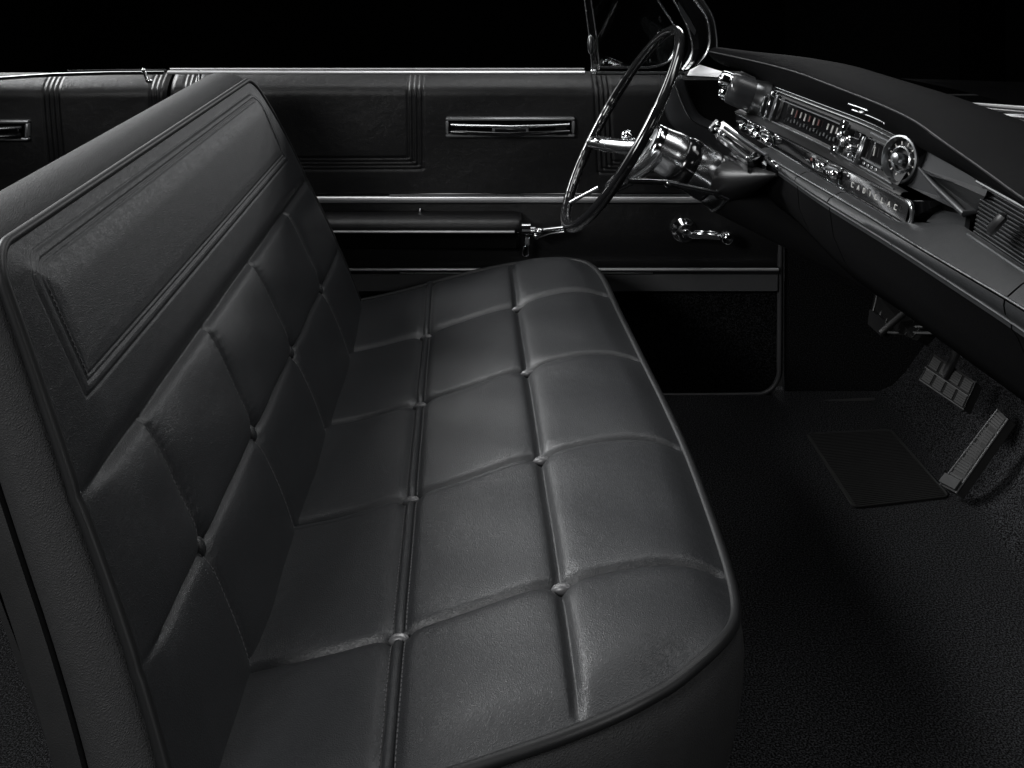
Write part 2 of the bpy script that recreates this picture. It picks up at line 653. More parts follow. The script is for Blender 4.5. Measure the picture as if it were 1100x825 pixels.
def back_off(Y, H):
    Y, H = np.asarray(Y, float), np.asarray(H, float)
    e = seg_dist(Y, H, BO)
    k_e = ss(.0, .075, e)
    o = .003 - .009 * np.clip(1 - e / .085, 0, 1) ** 3
    o = o + .006 * np.sin(np.clip((H - HB) / (R_T - HB), 0, 1) * PI)
    yb = np.array([.965] + CH + [2.25])
    k = np.clip(np.searchsorted(yb, Y) - 1, 0, 4)
    ty = np.clip((Y - yb[k]) / (yb[k + 1] - yb[k]), 0, 1)
    th = np.where(H < R_M, (H + .02) / (R_M + .02), (H - R_M) / (R_T - R_M))
    th = np.clip(th, 0, 1)
    pw = np.where(th > .5, 3.2, 8.0)
    w = (1 - np.abs(2 * ty - 1) ** 8) * (1 - np.abs(2 * th - 1) ** pw)
    o = o + np.where(H < R_T, .0080 * np.maximum(w, 0) ** .8 * k_e, 0)
    dch = np.min([np.abs(Y - c) for c in CH], axis=0)
    o = o - np.where(H < R_T, .003 * np.exp(-(dch / .004) ** 2), 0)
    o = o - (.0035 * np.exp(-((H - R_M) / .0045) ** 2) + .006 * np.exp(-((H - R_T) / .006) ** 2)) * (.25 + .75 * k_e)
    o = o + .0003 * np.where(H < R_T, 1, 0) * k_e * np.sin(H * 620 + 3 * np.sin(H * 43 + Y * 7) + 2 * np.sin(Y * 70)) * np.exp(-((dch - .011) / .008) ** 2)
    # header band and its sewn border
    o = o + np.where(H >= R_T, .008 * (1 - np.exp(-((H - R_T) / .016) ** 2)), 0) * k_e
    q = rrect(Y, H, 1.083, 2.125, R_T + .070, HT - .022, .035)
    gr = lambda c, wd, dp: -dp * np.exp(-((q - c) / wd) ** 2)
    o = o + gr(.000, .0016, .0011) + gr(.0115, .0016, .0011) + gr(.0168, .0016, .0011)
    o = o + .0006 * ss(.018, .034, q) + .0008 * (ss(.001, .004, q) - ss(.008, .011, q))
    for c in CH:
        o = o - .007 * np.exp(-((Y - c) ** 2 + (H - R_M) ** 2) / .018 ** 2)
    o = o + .0012 * np.sin(Y * 31 + H * 17) * np.sin(H * 41 - Y * 9) * np.clip(e / .05, 0, 1) * (H < R_T)
    return o


def bpt(y, h, o):
    p = B0 + dv * h + nv * o
    return (p.x, y, p.z)


hs = cosp(HB, R_M, 60) + cosp(R_M, R_T, 60) + cosp(R_T, R_T + .066, 22) + list(np.linspace(R_T + .066, R_T + .104, 32)) + list(np.linspace(R_T + .106, HT - .056, 24))
hs += list(np.linspace(HT - .054, HT - .016, 32)) + [HT - .014, HT - .0115, HT - .009, HT - .0065, HT - .004, HT - .002, HT - .0008, HT]
YY, HH = [], []
for h in hs:
    a, b = edge_n(h), edge_f(h)
    bk = [a, 1.078, 1.118, 1.185, 1.445, 1.715, 2.005, 2.09, 2.13, b]
    for i in range(1, 9):
        bk[i] = min(max(bk[i], a + .002 * i), b - .002 * (9 - i))
    r = cosp(bk[0], bk[1], 22) + list(np.linspace(bk[1], bk[2], 33)[:-1]) + cosp(bk[2], bk[3], 26) + cosp(bk[3], bk[4], 70) + cosp(bk[4], bk[5], 70) + cosp(bk[5], bk[6], 70)
    r += cosp(bk[6], bk[7], 26) + list(np.linspace(bk[7], bk[8], 33)[:-1]) + cosp(bk[8], bk[9], 22, True)
    NB = len(r)
    YY += r
    HH += [h] * NB
OO = back_off(YY, HH)
pts = [bpt(y, h, o) for y, h, o in zip(YY, HH, OO)]
bb = MB()
bb.grid([pts[i * NB:(i + 1) * NB] for i in range(len(hs))])
backrest = bb.build('backrest', M['leather'], seat, angle=80)
bo_o = back_off(BO[:, 0], BO[:, 1])
MB().tube([bpt(y, h, o - .001) for (y, h), o in zip(bo, bo_o)], .0062, 10).build('piping', M['piping'], backrest)

kern = np.ones(15) / 15
bo_s = np.convolve(np.pad(bo_o, 7, mode='edge'), kern, mode='valid')

sm_ = MB()
for c in CH:
    hq = np.linspace(-.02, R_T - .012, 400)
    oq = back_off(np.full(400, c - .0055), hq)
    f = lambda t, c=c, hq=hq, oq=oq: bpt(c - .0055, t, float(np.interp(t, hq, oq)) + .0006)
    m_ = stitches(f, -.01, R_T - .016, '', None)
    m_.build('stitch_row', M['thread'], backrest)
hq = np.linspace(R_T + .07, HT - .06, 100)
for yv_, in ((1.083 + .0142,), (2.125 - .0142,)):
    oq = back_off(np.full(100, yv_), hq)
    f = lambda t, c=yv_, hq=hq, oq=oq: bpt(c, t, float(np.interp(t, hq, oq)) + .0006)
    m_ = stitches(f, R_T + .088, HT - .062, '', None)
    m_.build('stitch_row', M['thread'], backrest)

# leather roll that wraps from the welt to the shell
def sweep(profile_side, profile_top):
    rows = []
    for (s, t) in zip(profile_side, profile_top):
        row = []
        for i in range(len(BO)):
            up = max(TAN[i][1], 0)
            o = s[0] + (t[0] - s[0]) * up ** 1.5
            b = s[1] + (t[1] - s[1]) * up ** 1.5
            row.append(bpt(BO[i, 0] + TAN[i][0] * o, BO[i, 1] + TAN[i][1] * o, (bo_o[i] if b < .006 else bo_s[i]) - b))
        rows.append(row)
    return rows


sp = [(-.003, .003), (.008, .010), (.014, .024), (.015, .038), (.011, .050), (.004, .060), (-.004, .066)]
tp = [(-.003, .003), (.014, .012), (.031, .030), (.040, .054), (.040, .078), (.030, .100), (.014, .112)]
n_ = 4
def dens(pr):
    return [tuple(p) for p in spline([(a, b, 0) for a, b in pr], 30)]
MB().grid(sweep([(p[0], p[1]) for p in dens(sp)], [(p[0], p[1]) for p in dens(tp)])).build('side_roll', M['leather_side'], backrest, angle=80)
sp2 = [(-.006, .066), (.003, .068), (.004, .074), (.003, .096), (-.003, .100), (-.02, .101), (-.2, .104)]
tp2 = [(.012, .112), (.017, .114), (.014, .119), (.0, .130), (-.012, .134), (-.03, .135), (-.2, .135)]
MB().grid(sweep(sp2, tp2)).build('seat_shell', M['shell'], seat, angle=35)
# rear trim panel closes the back of the seat
pb = [bpt(y, h, bo_o[0] - (.104 + .03 * max(0, min(1, (h - .2) / .3)))) for y, h in ((1.0, HB), (1.08, .5), (2.1, .5), (2.22, HB))]
MB().poly(pb, (-.006, 0, -.002)).build('back_panel', M['shell'], seat)
for c in CH:
    o = float(back_off([c], [R_M])[0])
    lens_button(bpt(c, R_M, o + .0085), nv, dv, .0064, .0120, 'button', backrest, M['button']).build('button', M['leather'], backrest)


# ================================================================ DOORS
D = 2.36
S = F / D


def dx(u):
    return (u - U0) / S


def dz(v):
    return HC - (v - V0) / S


def door_skin(u0, u1, v0, v1, pleats, mat, name, parent, n=None, roll=.055, edge_l=True, edge_r=True):
    """upholstered door panel facing the seat; pleats = [(centre u, v_end, turn)] stitched ridges"""
    nu, nv_ = int((u1 - u0) / .55), int((v1 - v0) / 1.0)
    U = np.linspace(u0, u1, nu)
    V = np.linspace(v0, v1, nv_)
    UU, VV = np.meshgrid(U, V)
    off = np.zeros_like(UU)
    top = np.clip(1 - (VV - v0) / 24, 0, 1)
    off += -roll * top ** 2.4
    if edge_l:
        off += -.012 * np.clip(1 - (UU - u0) / 6, 0, 1) ** 2
    if edge_r:
        off += -.012 * np.clip(1 - (u1 - UU) / 6, 0, 1) ** 2
    for (uc, ve, turn, lean) in pleats:
        uu = UU - lean * (VV - v0)
        for k in (-1.5, -.5, .5, 1.5):
            g_ = np.exp(-((uu - uc - k * 5.2) / 1.5) ** 2) * (VV < ve + (k * 4 if turn < 0 else -k * 4))
            off += -.0021 * g_
        for k in (-1, 0, 1):
            off += .0009 * np.exp(-((uu - uc - k * 5.2) / 1.6) ** 2) * (VV < ve)
        if turn:
            for k in (-1.5, -.5, .5, 1.5):
                vv = VV - ve - k * 4
                lim = (uu < uc + k * 5.2) if turn < 0 else (uu > uc - k * 5.2)
                off += -.002 * np.exp(-(vv / 1.4) ** 2) * lim
    rng = np.random.RandomState(3)
    off += .0022 * np.sin(UU * .021 + 1) * np.sin(VV * .05 + UU * .012)
    rows = [[((UU[i, j] - U0) / S, D - off[i, j] - .0, HC - (VV[i, j] - V0) / S) for j in range(nu)] for i in range(nv_)]
    return MB().grid(rows).build(name, mat, parent, angle=80)


door = thing('front_door', (dx(500), D, dz(425)), 'front car door in black vinyl with armrest, window crank and vent window', 'car door')
door_skin(181, 838, 80.5, 207, [(446, 176, -1, .005), (646, 180, 1, .045), (203, 190, 0, .1)], M['door_leather'], 'upper_panel', door)
# belt chrome
b1 = MB()
b1.tube([(dx(u), D - .012 + .006, dz(77.5)) for u in (181, 300, 450, 628)], .0042, 10, flat=(1.3, 1))
b1.tube([(dx(u), D + .012, dz(75)) for u in (181, 300, 450, 628)], .0022, 8)
b1.build('belt_molding', M['ridge'], door)
b1 = MB()
b1.tube([(dx(u), D + .0, dz(79)) for u in (640, 700, 735)], .0035, 8)
b1.build('belt_molding', M['dark_chrome'], door)
# mid panel and strips
mp = MB()
mp.grid([[(dx(u), D + .004 - .008 * math.sin((v - 214) / 72 * PI), dz(v)) for u in np.linspace(181, 838, 60)] for v in np.linspace(206, 288, 24)])
mp.build('mid_panel', M['door_leather'], door)
MB().tube([(dx(u), D - .010, dz(213.2)) for u in np.linspace(200, 800, 16)], .0072, 12, flat=(.7, 1)).build('trim_strip', M['ridge'], door)
MB().tube([(dx(u), D - .010, dz(208.6)) for u in np.linspace(419, 838, 10)], .0024, 8).build('trim_strip', M['dark_chrome'], door)
MB().box((dx(509), D - .004, dz(211)), ((838 - 181) / S, .01, 9 / S), bev=.002).build('trim_channel', M['gloss'], door)
MB().box((dx(509), D - .006, dz(289)), ((835 - 181) / S, .016, 7.0 / S), bev=.002).build('trim_channel', M['gloss'], door)
MB().tube([(dx(u), D - .017, dz(286.8)) for u in np.linspace(200, 834, 10)], .0034, 8).build('trim_strip', M['ridge'], door)
MB().tube([(dx(u), D - .017, dz(290.6)) for u in np.linspace(430, 700, 10)], .0016, 8).build('trim_strip', M['dark_chrome'], door)
kk = MB()
kk.box((dx(509), D - .002, dz(302)), ((833 - 181) / S, .02, 20 / S), bev=.003)
kk.build('scuff_strip', M['scuff'], door)
# carpeted foot of the door with its bound edge
def edge_path(inset=0.0):
    p = [(838, 250), (837.5, 300), (837, 390)]
    p += [(837 - 24 + 24 * math.cos(t), 398 + 26 * math.sin(t)) for t in [PI / 2 * i / 10 for i in range(11)]]
    p += [(760, 425), (700, 425), (400, 425), (181, 425)]
    return p
ep = edge_path()
cp = MB()
cp.poly([(dx(u), D + .006, dz(v)) for u, v in ep[1:]] + [(dx(181), D + .006, dz(300))], (0, .02, 0))
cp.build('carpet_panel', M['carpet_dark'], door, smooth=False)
MB().tube([(dx(u), D + .0, dz(v)) for u, v in ep], .0055, 10).build('edge_binding', M['edge_grey'], door)
MB().tube([(dx(u) + (.006 if i < 8 else 0), D + .008, dz(v) - (.006 if i >= 8 else 0)) for i, (u, v) in enumerate(ep)], .004, 8).build('edge_binding', M['rubber'], door)

# armrest: padded roll with a recess under it
ar = MB()
prof = [(-.004, 226.5), (-.034, 226), (-.054, 227.5), (-.064, 231), (-.067, 235), (-.066, 239), (-.061, 242), (-.05, 243.6), (-.004, 244.5)]
us = [250, 300, 400, 500, 545, 553, 557, 559.5]
rows = []
for k, u in enumerate(us):
    sc = [1, 1, 1, 1, 1, .985, .95, .86][k]
    rows.append([(dx(u), D + o * sc, dz(236 + (v - 236) * sc)) for o, v in prof])
ar.grid(rows)
ar.f.append(tuple(range(len(us) * len(prof) - len(prof), len(us) * len(prof))))
arm = ar.build('armrest', M['door_leather'], door, angle=50)
MB().tube([(dx(u), D - .067, dz(239.5)) for u in (250, 400, 552)], .0026, 8).build('bright_line', M['ridge'], arm)
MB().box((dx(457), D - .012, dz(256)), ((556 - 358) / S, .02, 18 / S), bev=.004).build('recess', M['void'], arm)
MB().ball((dx(451.5), D - .012, dz(225)), (.004, .003, .006)).build('screw', M['chrome'], door)
# chrome latch and lever at the armrest front
lt = MB()
lt.tube([(dx(560), D - .046, dz(239)), (dx(569), D - .046, dz(239))], .0125, 16)
lt.tube([(dx(569), D - .046, dz(241)), (dx(574), D - .046, dz(241))], .009, 16)
lt.box((dx(565.5), D - .04, dz(252)), (.012, .02, .02), bev=.002)
lt.box((dx(564), D - .036, dz(263)), (.014, .016, .026), bev=.003)
lt.ball((dx(575), D - .05, dz(246)), .008)
latch = lt.build('latch', M['chrome'], door)
lv = MB()
lv.tube([(dx(570), D - .05, dz(241)), (dx(585), D - .055, dz(238.5)), (dx(606), D - .06, dz(235.5))], [.006, .0052, .006], 12, flat=(1.2, .8))
lv.ball((dx(578), D - .062, dz(239.5)), (.011, .008, .008))
lv.tube([(dx(574), D - .055, dz(248)), (dx(590), D - .055, dz(243)), (dx(604), D - .06, dz(240))], .0022, 8)
lv.build('lever', M['chrome'], latch)

# recessed door pull
def door_pull(u0, u1, v0, v1, parent):
    fr = MB()
    w = 3.4
    y = D - .012
    ring = [(u0, v0), (u1, v0), (u1, v1), (u0, v1)]
    for (a, b, c_, d_) in ((u0, v0, u1, v0 + w), (u0, v1 - w, u1, v1), (u0, v0 + w, u0 + w, v1 - w), (u1 - w, v0 + w, u1, v1 - w)):
        fr.box((dx((a + c_) / 2), y + .004, dz((b + d_) / 2)), (abs(c_ - a) / S, .018, abs(d_ - b) / S), bev=.0025)
    pull = fr.build('door_pull', M['satin'], parent)
    MB().box((dx((u0 + u1) / 2), y + .008, dz((v0 + v1) / 2)), ((u1 - u0 - 6) / S, .004, (v1 - v0 - 6) / S)).build('pull_well', M['void'], pull)
    L_ = u1 - u0
    k = MB()
    q = [u0 + 6 + (L_ - 12) * t for t in (0, .16, .5, .84, 1)]
    k.tube([(dx(a), y - .006 - s_, dz(v0 + 7.2 + d_)) for a, s_, d_ in zip(q, (0, .012, .018, .012, 0), (0, 0, .6, 0, 0))], .0034, 10)
    k.build('grab_bar', M['chrome_soft'], pull)
    k = MB()
    k.tube([(dx(a), y - .006 - s_, dz(v1 - 6.2 + d_)) for a, s_, d_ in zip(q, (0, .010, .016, .010, 0), (0, 0, 1.2, 0, 0))], .0052, 10)
    k.build('grab_bar', M['gloss'], pull)
    cx = (u0 + u1) / 2
    k = MB()
    k.box((dx(cx), y - .015, dz((v0 + v1) / 2 + 1.5)), (L_ * .28 / S, .006, 7.5 / S), bev=.0015)
    k.build('release_plate', M['satin'], pull)
    MB().box((dx(cx), y - .0185, dz((v0 + v1) / 2 + 1.8)), (L_ * .24 / S, .003, 3.4 / S), bev=.0008).build('plate_insert', M['gloss'], pull)
    for uu in (u0 + L_ * .12, u1 - L_ * .11):
        MB().box((dx(uu), y - .004, dz((v0 + v1) / 2 + 1)), (L_ * .09 / S, .012, 8 / S), bev=.002).build('end_block', M['gloss'], pull)
    return pull


door_pull(479, 617, 125, 146, door)

# window crank
cr = MB()
o = Vector((dx(734), D - .004, dz(246)))
cr.lathe(o, (0, -1, 0), [(0, .027), (.006, .0275), (.010, .024), (.016, .018), (.024, .013), (.034, .012), (.038, .009), (.039, .001)], 28)
crank = cr.build('window_crank', M['chrome'], door)
am = MB()
am.bar((dx(737), D - .036, dz(247.5)), (dx(772), D - .044, dz(248)), .011, .015, bev=.004)
am.bar((dx(742), D - .034, dz(243.5)), (dx(768), D - .042, dz(243)), .005, .004, bev=.0015)
am.build('crank_arm', M['chrome'], crank)
kb = MB()
kb.lathe((dx(775), D - .036, dz(247)), (0, -1, 0), [(0, .008), (.008, .0135), (.018, .0150), (.028, .0132), (.034, .007), (.035, .001)], 22)
kb.build('crank_knob', M['chrome'], crank)

# vent window
vw = MB()
post = [(625, -30), (630, 0), (635, 40), (638.5, 78)]
vw.tube([(dx(u - 1.5), D + .008, dz(v)) for u, v in post], .0024, 8)
vw.tube([(dx(u + 6.5), D + .012, dz(v)) for u, v in [(623, -30), (629, 0), (635, 40), (638, 74)]], .0020, 8)
vent = vw.build('vent_window', M['chrome_soft'], door)
MB().poly([(dx(u), D + .014, dz(v)) for u, v in [(621, -30), (632, -30), (636, 0), (641, 40), (645, 76), (637, 76), (629, 0)]], (0, .012, 0)).build('division_post', M['gloss'], vent)
fr = [(644, 72.5), (680, 72.8), (700, 72.5), (714, 69), (722, 62), (725.5, 52), (726, 40), (725, 28), (707, 0), (690, -28)]
MB().tube([(dx(u), D + .006, dz(v)) for u, v in spline([(a, b, 0) for a, b in fr], 50) for u, v in [(u, v)]] if False else [(dx(p.x), D + .006, dz(p.y)) for p in spline([(a, b, 0) for a, b in fr], 50)], .0028, 8).build('vent_frame', M['chrome_soft'], vent)
MB().poly([(dx(u), D + .012, dz(v)) for u, v in [(642, 74), (700, 74), (714, 70), (722, 63), (725, 52), (725, 28), (707, 0), (690, -28), (634, -28)]], (0, .004, 0)).build('pane', M['glass'], vent, smooth=False)
MB().ball(py(634.5, 48, D - .004), (.008, .006, .022)).build('vent_latch', M['dark_chrome'], vent)
MB().box((dx(638), D, dz(77)), (.014, .012, .012), bev=.003).build('post_foot', M['chrome_soft'], vent)
# lock pin
MB().lathe(py(214, 88, D - .005), (0, 0, 1), [(0, .006), (.004, .006), (.008, .0045), (.022, .005), (.026, .003)], 14).build('lock_pin', M['chrome_soft'], door)

rear = thing('rear_door', (dx(60), D, dz(425)), 'rear car door in black vinyl behind the seat, with its own chrome pull', 'car door')
door_skin(-160, 177, 82, 207, [(52, 300, 0, .09), (168, 300, 0, .05)], M['door_leather'], 'upper_panel', rear)
b1 = MB()
b1.tube([(dx(u), D - .005, dz(v)) for u, v in ((-160, 92), (-60, 87.5), (0, 84), (40, 81.2), (60, 80), (120, 78.3), (177, 78))], .0042, 10, flat=(1.3, 1))
b1.tube([(dx(u), D + .012, dz(v)) for u, v in ((70, 77.2), (120, 76), (177, 75.8))], .0022, 8)
b1.build('belt_molding', M['chrome'], rear)
door_pull(-95, 33, 128, 150, rear)
MB().grid([[(dx(u), D + .004, dz(v)) for u in np.linspace(-160, 177, 20)] for v in (206, 425)]).build('lower_panel', M['door_leather'], rear)
lp = MB()
lp.tube([py(154.5, 76, D - .01), py(157, 84, D - .012), py(159, 87, D - .012)], .0035, 10)
lp.ball(py(154.3, 75.5, D - .01), .005)
lp.ball(py(160, 87, D - .014), (.008, .004, .005))
lp.build('lock_pin', M['chrome'], rear)

# kick panel ahead of the door
kp = thing('kick_panel', (.8, 2.38, 0), 'black carpeted kick panel in the footwell ahead of the door', 'trim panel')
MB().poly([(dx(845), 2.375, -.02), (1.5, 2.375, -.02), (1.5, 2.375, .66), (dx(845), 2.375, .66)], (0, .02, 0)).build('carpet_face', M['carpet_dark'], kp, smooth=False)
MB().tube([py(845, 431, 2.34), py(880, 432, 2.33), py(940, 429, 2.33)], .004, 8).build('carpet_seam', M['rubber'], kp)

# ================================================================ WINDSHIELD PILLAR
pil = thing('windshield_pillar', (dx(750), D, .7), 'dark windshield pillar edged in chrome, sweeping down beside the steering wheel', 'car pillar')
c1 = [(698, -38), (724, 0), (738.5, 27.6), (744, 49.5), (741.5, 63), (733.5, 75)]
c2 = [(722, -38), (747, 0), (760, 19), (763.5, 41), (760, 57), (749.5, 70)]
c3 = [(735, -36), (756, 0), (767, 19), (771, 40), (771.5, 53)]
YP = 2.33
def crv(c, n=40, y=YP):
    return [py(p.x, p.y, y) for p in spline([(a, b, 0) for a, b in c], n)]
pa, pb2, pc = crv(c1), crv(c2), crv(c3)
rows = []
for i in range(40):
    A0, A1 = Vector(pa[i]), Vector(pb2[i])
    mid = (A0 + A1) / 2 + Vector((0, -.012, 0))
    q1 = A0.lerp(A1, .3) + Vector((0, -.010, 0))
    q2 = A0.lerp(A1, .72) + Vector((0, -.002, 0))
    rows.append([A0 + Vector((0, .05, 0)), A0, q1, q2, A1 + Vector((0, .012, 0)), A1 + Vector((0, .06, 0))])
MB().grid(rows).build('pillar_cover', M['gloss'], pil, angle=30)
rows = []
for i in range(40):
    A0, A1 = Vector(pb2[i]), Vector(pc[i])
    rows.append([A0 + Vector((0, .03, 0)), A0 + Vector((0, .015, 0)), A1 + Vector((0, .02, 0)), A1 + Vector((0, .05, 0))])
MB().grid(rows).build('glass_channel', M['rubber'], pil, angle=30)
MB().tube(pa, .0034, 8).build('edge_strip', M['chrome_soft'], pil)
MB().tube([Vector(p) + Vector((0, .008, 0)) for p in pb2], .0042, 8).build('edge_strip', M['chrome_soft'], pil)
MB().tube([Vector(p) + Vector((0, .012, 0)) for p in pc], .0024, 8).build('edge_strip', M['dark_chrome'], pil)
ln = [py(*q, YP - .014) for q in ((729, 2), (741, 20), (748, 33), (746, 38), (738, 26), (730, 12))]
MB().poly(ln, (0, .003, 0)).build('inner_facet', M['paint'], pil)
q = [pz(u, v, .72) for u, v in ((741, 74.5), (752, 70), (775, 78), (776, 82), (738, 80.5))]
MB().poly([py(741, 75, 2.30), py(752, 69.5, 2.31), py(776, 77, 2.27), py(778, 83, 2.25), py(738, 81, 2.29)], (.002, .02, -.006)).build('corner_plate', M['ridge'], pil, smooth=False)

# ================================================================ DASHBOARD
dash = thing('dashboard', (.56, 1.5, .5), 'black dashboard with long instrument strip, chrome trims and padded brow', 'dashboard')


class Line:
    """long edge of the dashboard: x and z as smooth functions of y"""
    def __init__(self, pts):
        p = sorted(pts, key=lambda q: q[1])
        self.y = np.array([q[1] for q in p])
        self.x = np.array([q[0] for q in p])
        self.z = np.array([q[2] for q in p])

    def _i(self, y, a):
        Y = self.y
        if y <= Y[0]:
            s = (a[1] - a[0]) / (Y[1] - Y[0])
            return a[0] + s * (y - Y[0]) * .6
        if y >= Y[-1]:
            s = (a[-1] - a[-2]) / (Y[-1] - Y[-2])
            return a[-1] + s * (y - Y[-1])
        return float(np.interp(y, Y, a))

    def at(self, y, w=.05):
        k = [-1, -.5, 0, .5, 1]
        return Vector((sum(self._i(y + w * q, self.x) for q in k) / 5, y, sum(self._i(y + w * q, self.z) for q in k) / 5))


L1 = Line([(.447, 2.2, .781), (.505, 2.0, .785), (.533, 1.87, .787), (.557, 1.535, .79), (.56, 1.406, .79), (.548, 1.313, .788), (.535, 1.166, .785), (.517, 1.037, .785), (.50, .8, .785)])
L0 = Line([(.470, 2.22, .784), (.51, 2.1, .793), (.575, 1.98, .799), (.602, 1.9, .801), (.64, 1.55, .803), (.648, 1.3, .803), (.645, 1.0, .802), (.64, .7, .80)])
L2 = Line([pz(820, 88, .745), pz(900, 118, .745), pz(930, 129, .745), (.580, 1.54, .745), (.581, 1.4, .745), (.578, 1.233, .745), (.575, 1.154, .745), (.572, .8, .745)])
L3 = Line([pz(835, 104, .735), pz(900, 130, .735), (.562, 1.5, .735)])
L4 = Line([pz(817, 125, .692), pz(880, 154, .692), pz(949, 192, .692)])
L5 = Line([pz(798.5, 126, .685), pz(867.6, 161, .685), pz(977, 217, .685)])
L6 = Line([pz(788, 137, .655), pz(828, 157, .655), pz(880, 189, .655), pz(968, 240, .655)])
L7b = Line([pz(806, 158, .648), pz(850, 184, .648), pz(930, 230, .65), pz(978, 260.5, .653), pz(1100, 332, .66), (.555, .8, .665)])
L7 = Line([pz(815, 170, .637), pz(839, 185, .635), pz(883.5, 216, .635), pz(964, 265, .635), pz(1082.5, 342, .635), (.565, .8, .635)])
L8 = Line([(.455, 2.1, .565), pz(858.5, 239, .55), pz(890, 274, .53), pz(925, 307, .52), pz(966, 332, .515), pz(1030, 381, .51), pz(1100, 431, .50), (.68, .8, .48)])


def lin(y0, y1, n):
    return [y0 + (y1 - y0) * i / (n - 1) for i in range(n)]


# padded brow
ys_ = lin(2.205, .72, 90)
rows = []
for y in ys_:
    a, c_, b = L1.at(y), L0.at(y), L2.at(min(y, 2.10))
    b.y = y
    if y > 2.02:
        k = (y - 2.02) / .19
        b = b.lerp(a + Vector((.03, 0, -.03)), min(k, 1))
    up = Vector((0, 0, 1))
    row = [b + Vector((.05, 0, .004)), b, b.lerp(a, .5) + Vector((-.004, 0, -.004)), a + Vector((-.001, 0, -.006)), a + Vector((-.001, 0, -.001)), a + Vector((.005, 0, .0032)),
           a.lerp(c_, .3) + Vector((0, 0, .005)), a.lerp(c_, .65) + Vector((0, 0, .005)), c_, c_ + Vector((.035, 0, -.006)), c_ + Vector((.08, 0, -.03)), c_ + Vector((.1, 0, -.08))]
    rows.append(row)
bw = MB()
bw.grid(rows)
n_r = len(rows[0])
bw.f.append(tuple(range(n_r)))
bw.build('brow_pad', M['vinyl'], dash, angle=50)
MB().tube([L1.at(y) + Vector((-.0015, 0, -.0005)) for y in ys_], .0015, 8).build('brow_piping', M['piping'], dash)


def band(la, lb, y0, y1, n, oa=(0, 0, 0), ob=(0, 0, 0), mid=None, k=6):
    rows = []
    for y in lin(y0, y1, n):
        a, b = la.at(y) + Vector(oa), lb.at(y) + Vector(ob)
        r = []
        for i in range(k + 1):
            t = i / k
            p = a.lerp(b, t)
            if mid:
                p = p + Vector(mid) * math.sin(PI * t)
            r.append(p)
        rows.append(r)
    return MB().grid(rows)


# instrument fascia (between brow and lower strip)
band(L2, L4, 2.03, 1.46, 50, (.012, 0, .002), (.006, 0, -.002)).build('fascia', M['plastic'], dash)
band(L4, L5, 2.03, 1.42, 50, (.004, 0, 0), (0, 0, .002), (-.002, 0, .002)).build('fascia_ledge', M['plastic'], dash)
st = MB()
st.tube([L2.at(y) + Vector((.0, 0, -.001)) for y in lin(2.02, 1.5, 30)], .0009, 8)
st.build('trim_strip', M['chrome_soft'], dash)
MB().tube([L2.at(y) + Vector((-.002, 0, -.0065)) for y in lin(2.02, 1.53, 30)], .0019, 8).build('trim_strip', M['chrome_soft'], dash)
MB().tube([L3.at(y) + Vector((-.002, 0, -.002)) for y in lin(1.95, 1.66, 24)], .0015, 8).build('trim_strip', M['dark_chrome'], dash)
MB().tube([L4.at(y) + Vector((-.001, 0, .001)) for y in lin(1.97, 1.46, 24)], .0016, 8).build('trim_strip', M['chrome_soft'], dash)
MB().tube([L4.at(y) + Vector((-.007, 0, -.0015)) for y in lin(2.0, 1.44, 24)], .0014, 8).build('trim_strip', M['dark_chrome'], dash)
# lower switch strip
bandm = band(L5, L6, 2.035, 1.40, 50, (.004, 0, 0), (.004, 0, 0))
strip = bandm.build('control_strip', M['gloss'], dash)
MB().tube([L5.at(y) for y in lin(2.02, 1.40, 30)], .0022, 8).build('trim_strip', M['chrome'], strip)
MB().tube([L6.at(y) for y in lin(2.035, 1.40, 30)], .0020, 8).build('trim_strip', M['chrome'], strip)
e5, e6 = L5.at(1.40), L6.at(1.40)
mid = (e5 + e6) / 2 + Vector((.004, -.016, 0))
MB().tube(spline([e5, e5.lerp(mid, .6) + Vector((.0, -.004, .007)), mid, e6.lerp(mid, .6) + Vector((0, -.004, -.006)), e6], 20), .0034, 10).build('end_loop', M['chrome_soft'], strip)
MB().poly([e5 + Vector((.004, 0, 0)), mid + Vector((.004, 0, 0)), e6 + Vector((.004, 0, 0)), e6 + Vector((.05, 0, -.0)), e5 + Vector((.05, 0, 0))], (.0, .004, 0)).build('end_cap', M['gloss'], strip, smooth=False)


def on_strip(u, v, out=.002):
    """point on the control strip under pixel (u, v)"""
    best = None
    for y in lin(2.05, 1.36, 300):
        a, b = L5.at(y), L6.at(y)
        for t in np.linspace(0, 1, 25):
            p = a.lerp(b, t)
            pu, pv = U0 + F * p.x / p.y, V0 + F * (HC - p.z) / p.y
            d = (pu - u) ** 2 + (pv - v) ** 2
            if best is None or d < best[0]:
                best = (d, p, y)
    return best[1] + Vector((.004 - out, 0, 0))


def frame_at(la, lb, y):
    t = (la.at(y - .02) - la.at(y + .02)).normalized()
    w = (lb.at(y) - la.at(y)).normalized()
    n = t.cross(w).normalized()
    if n.x > 0:
        n = -n
    return t, w, n


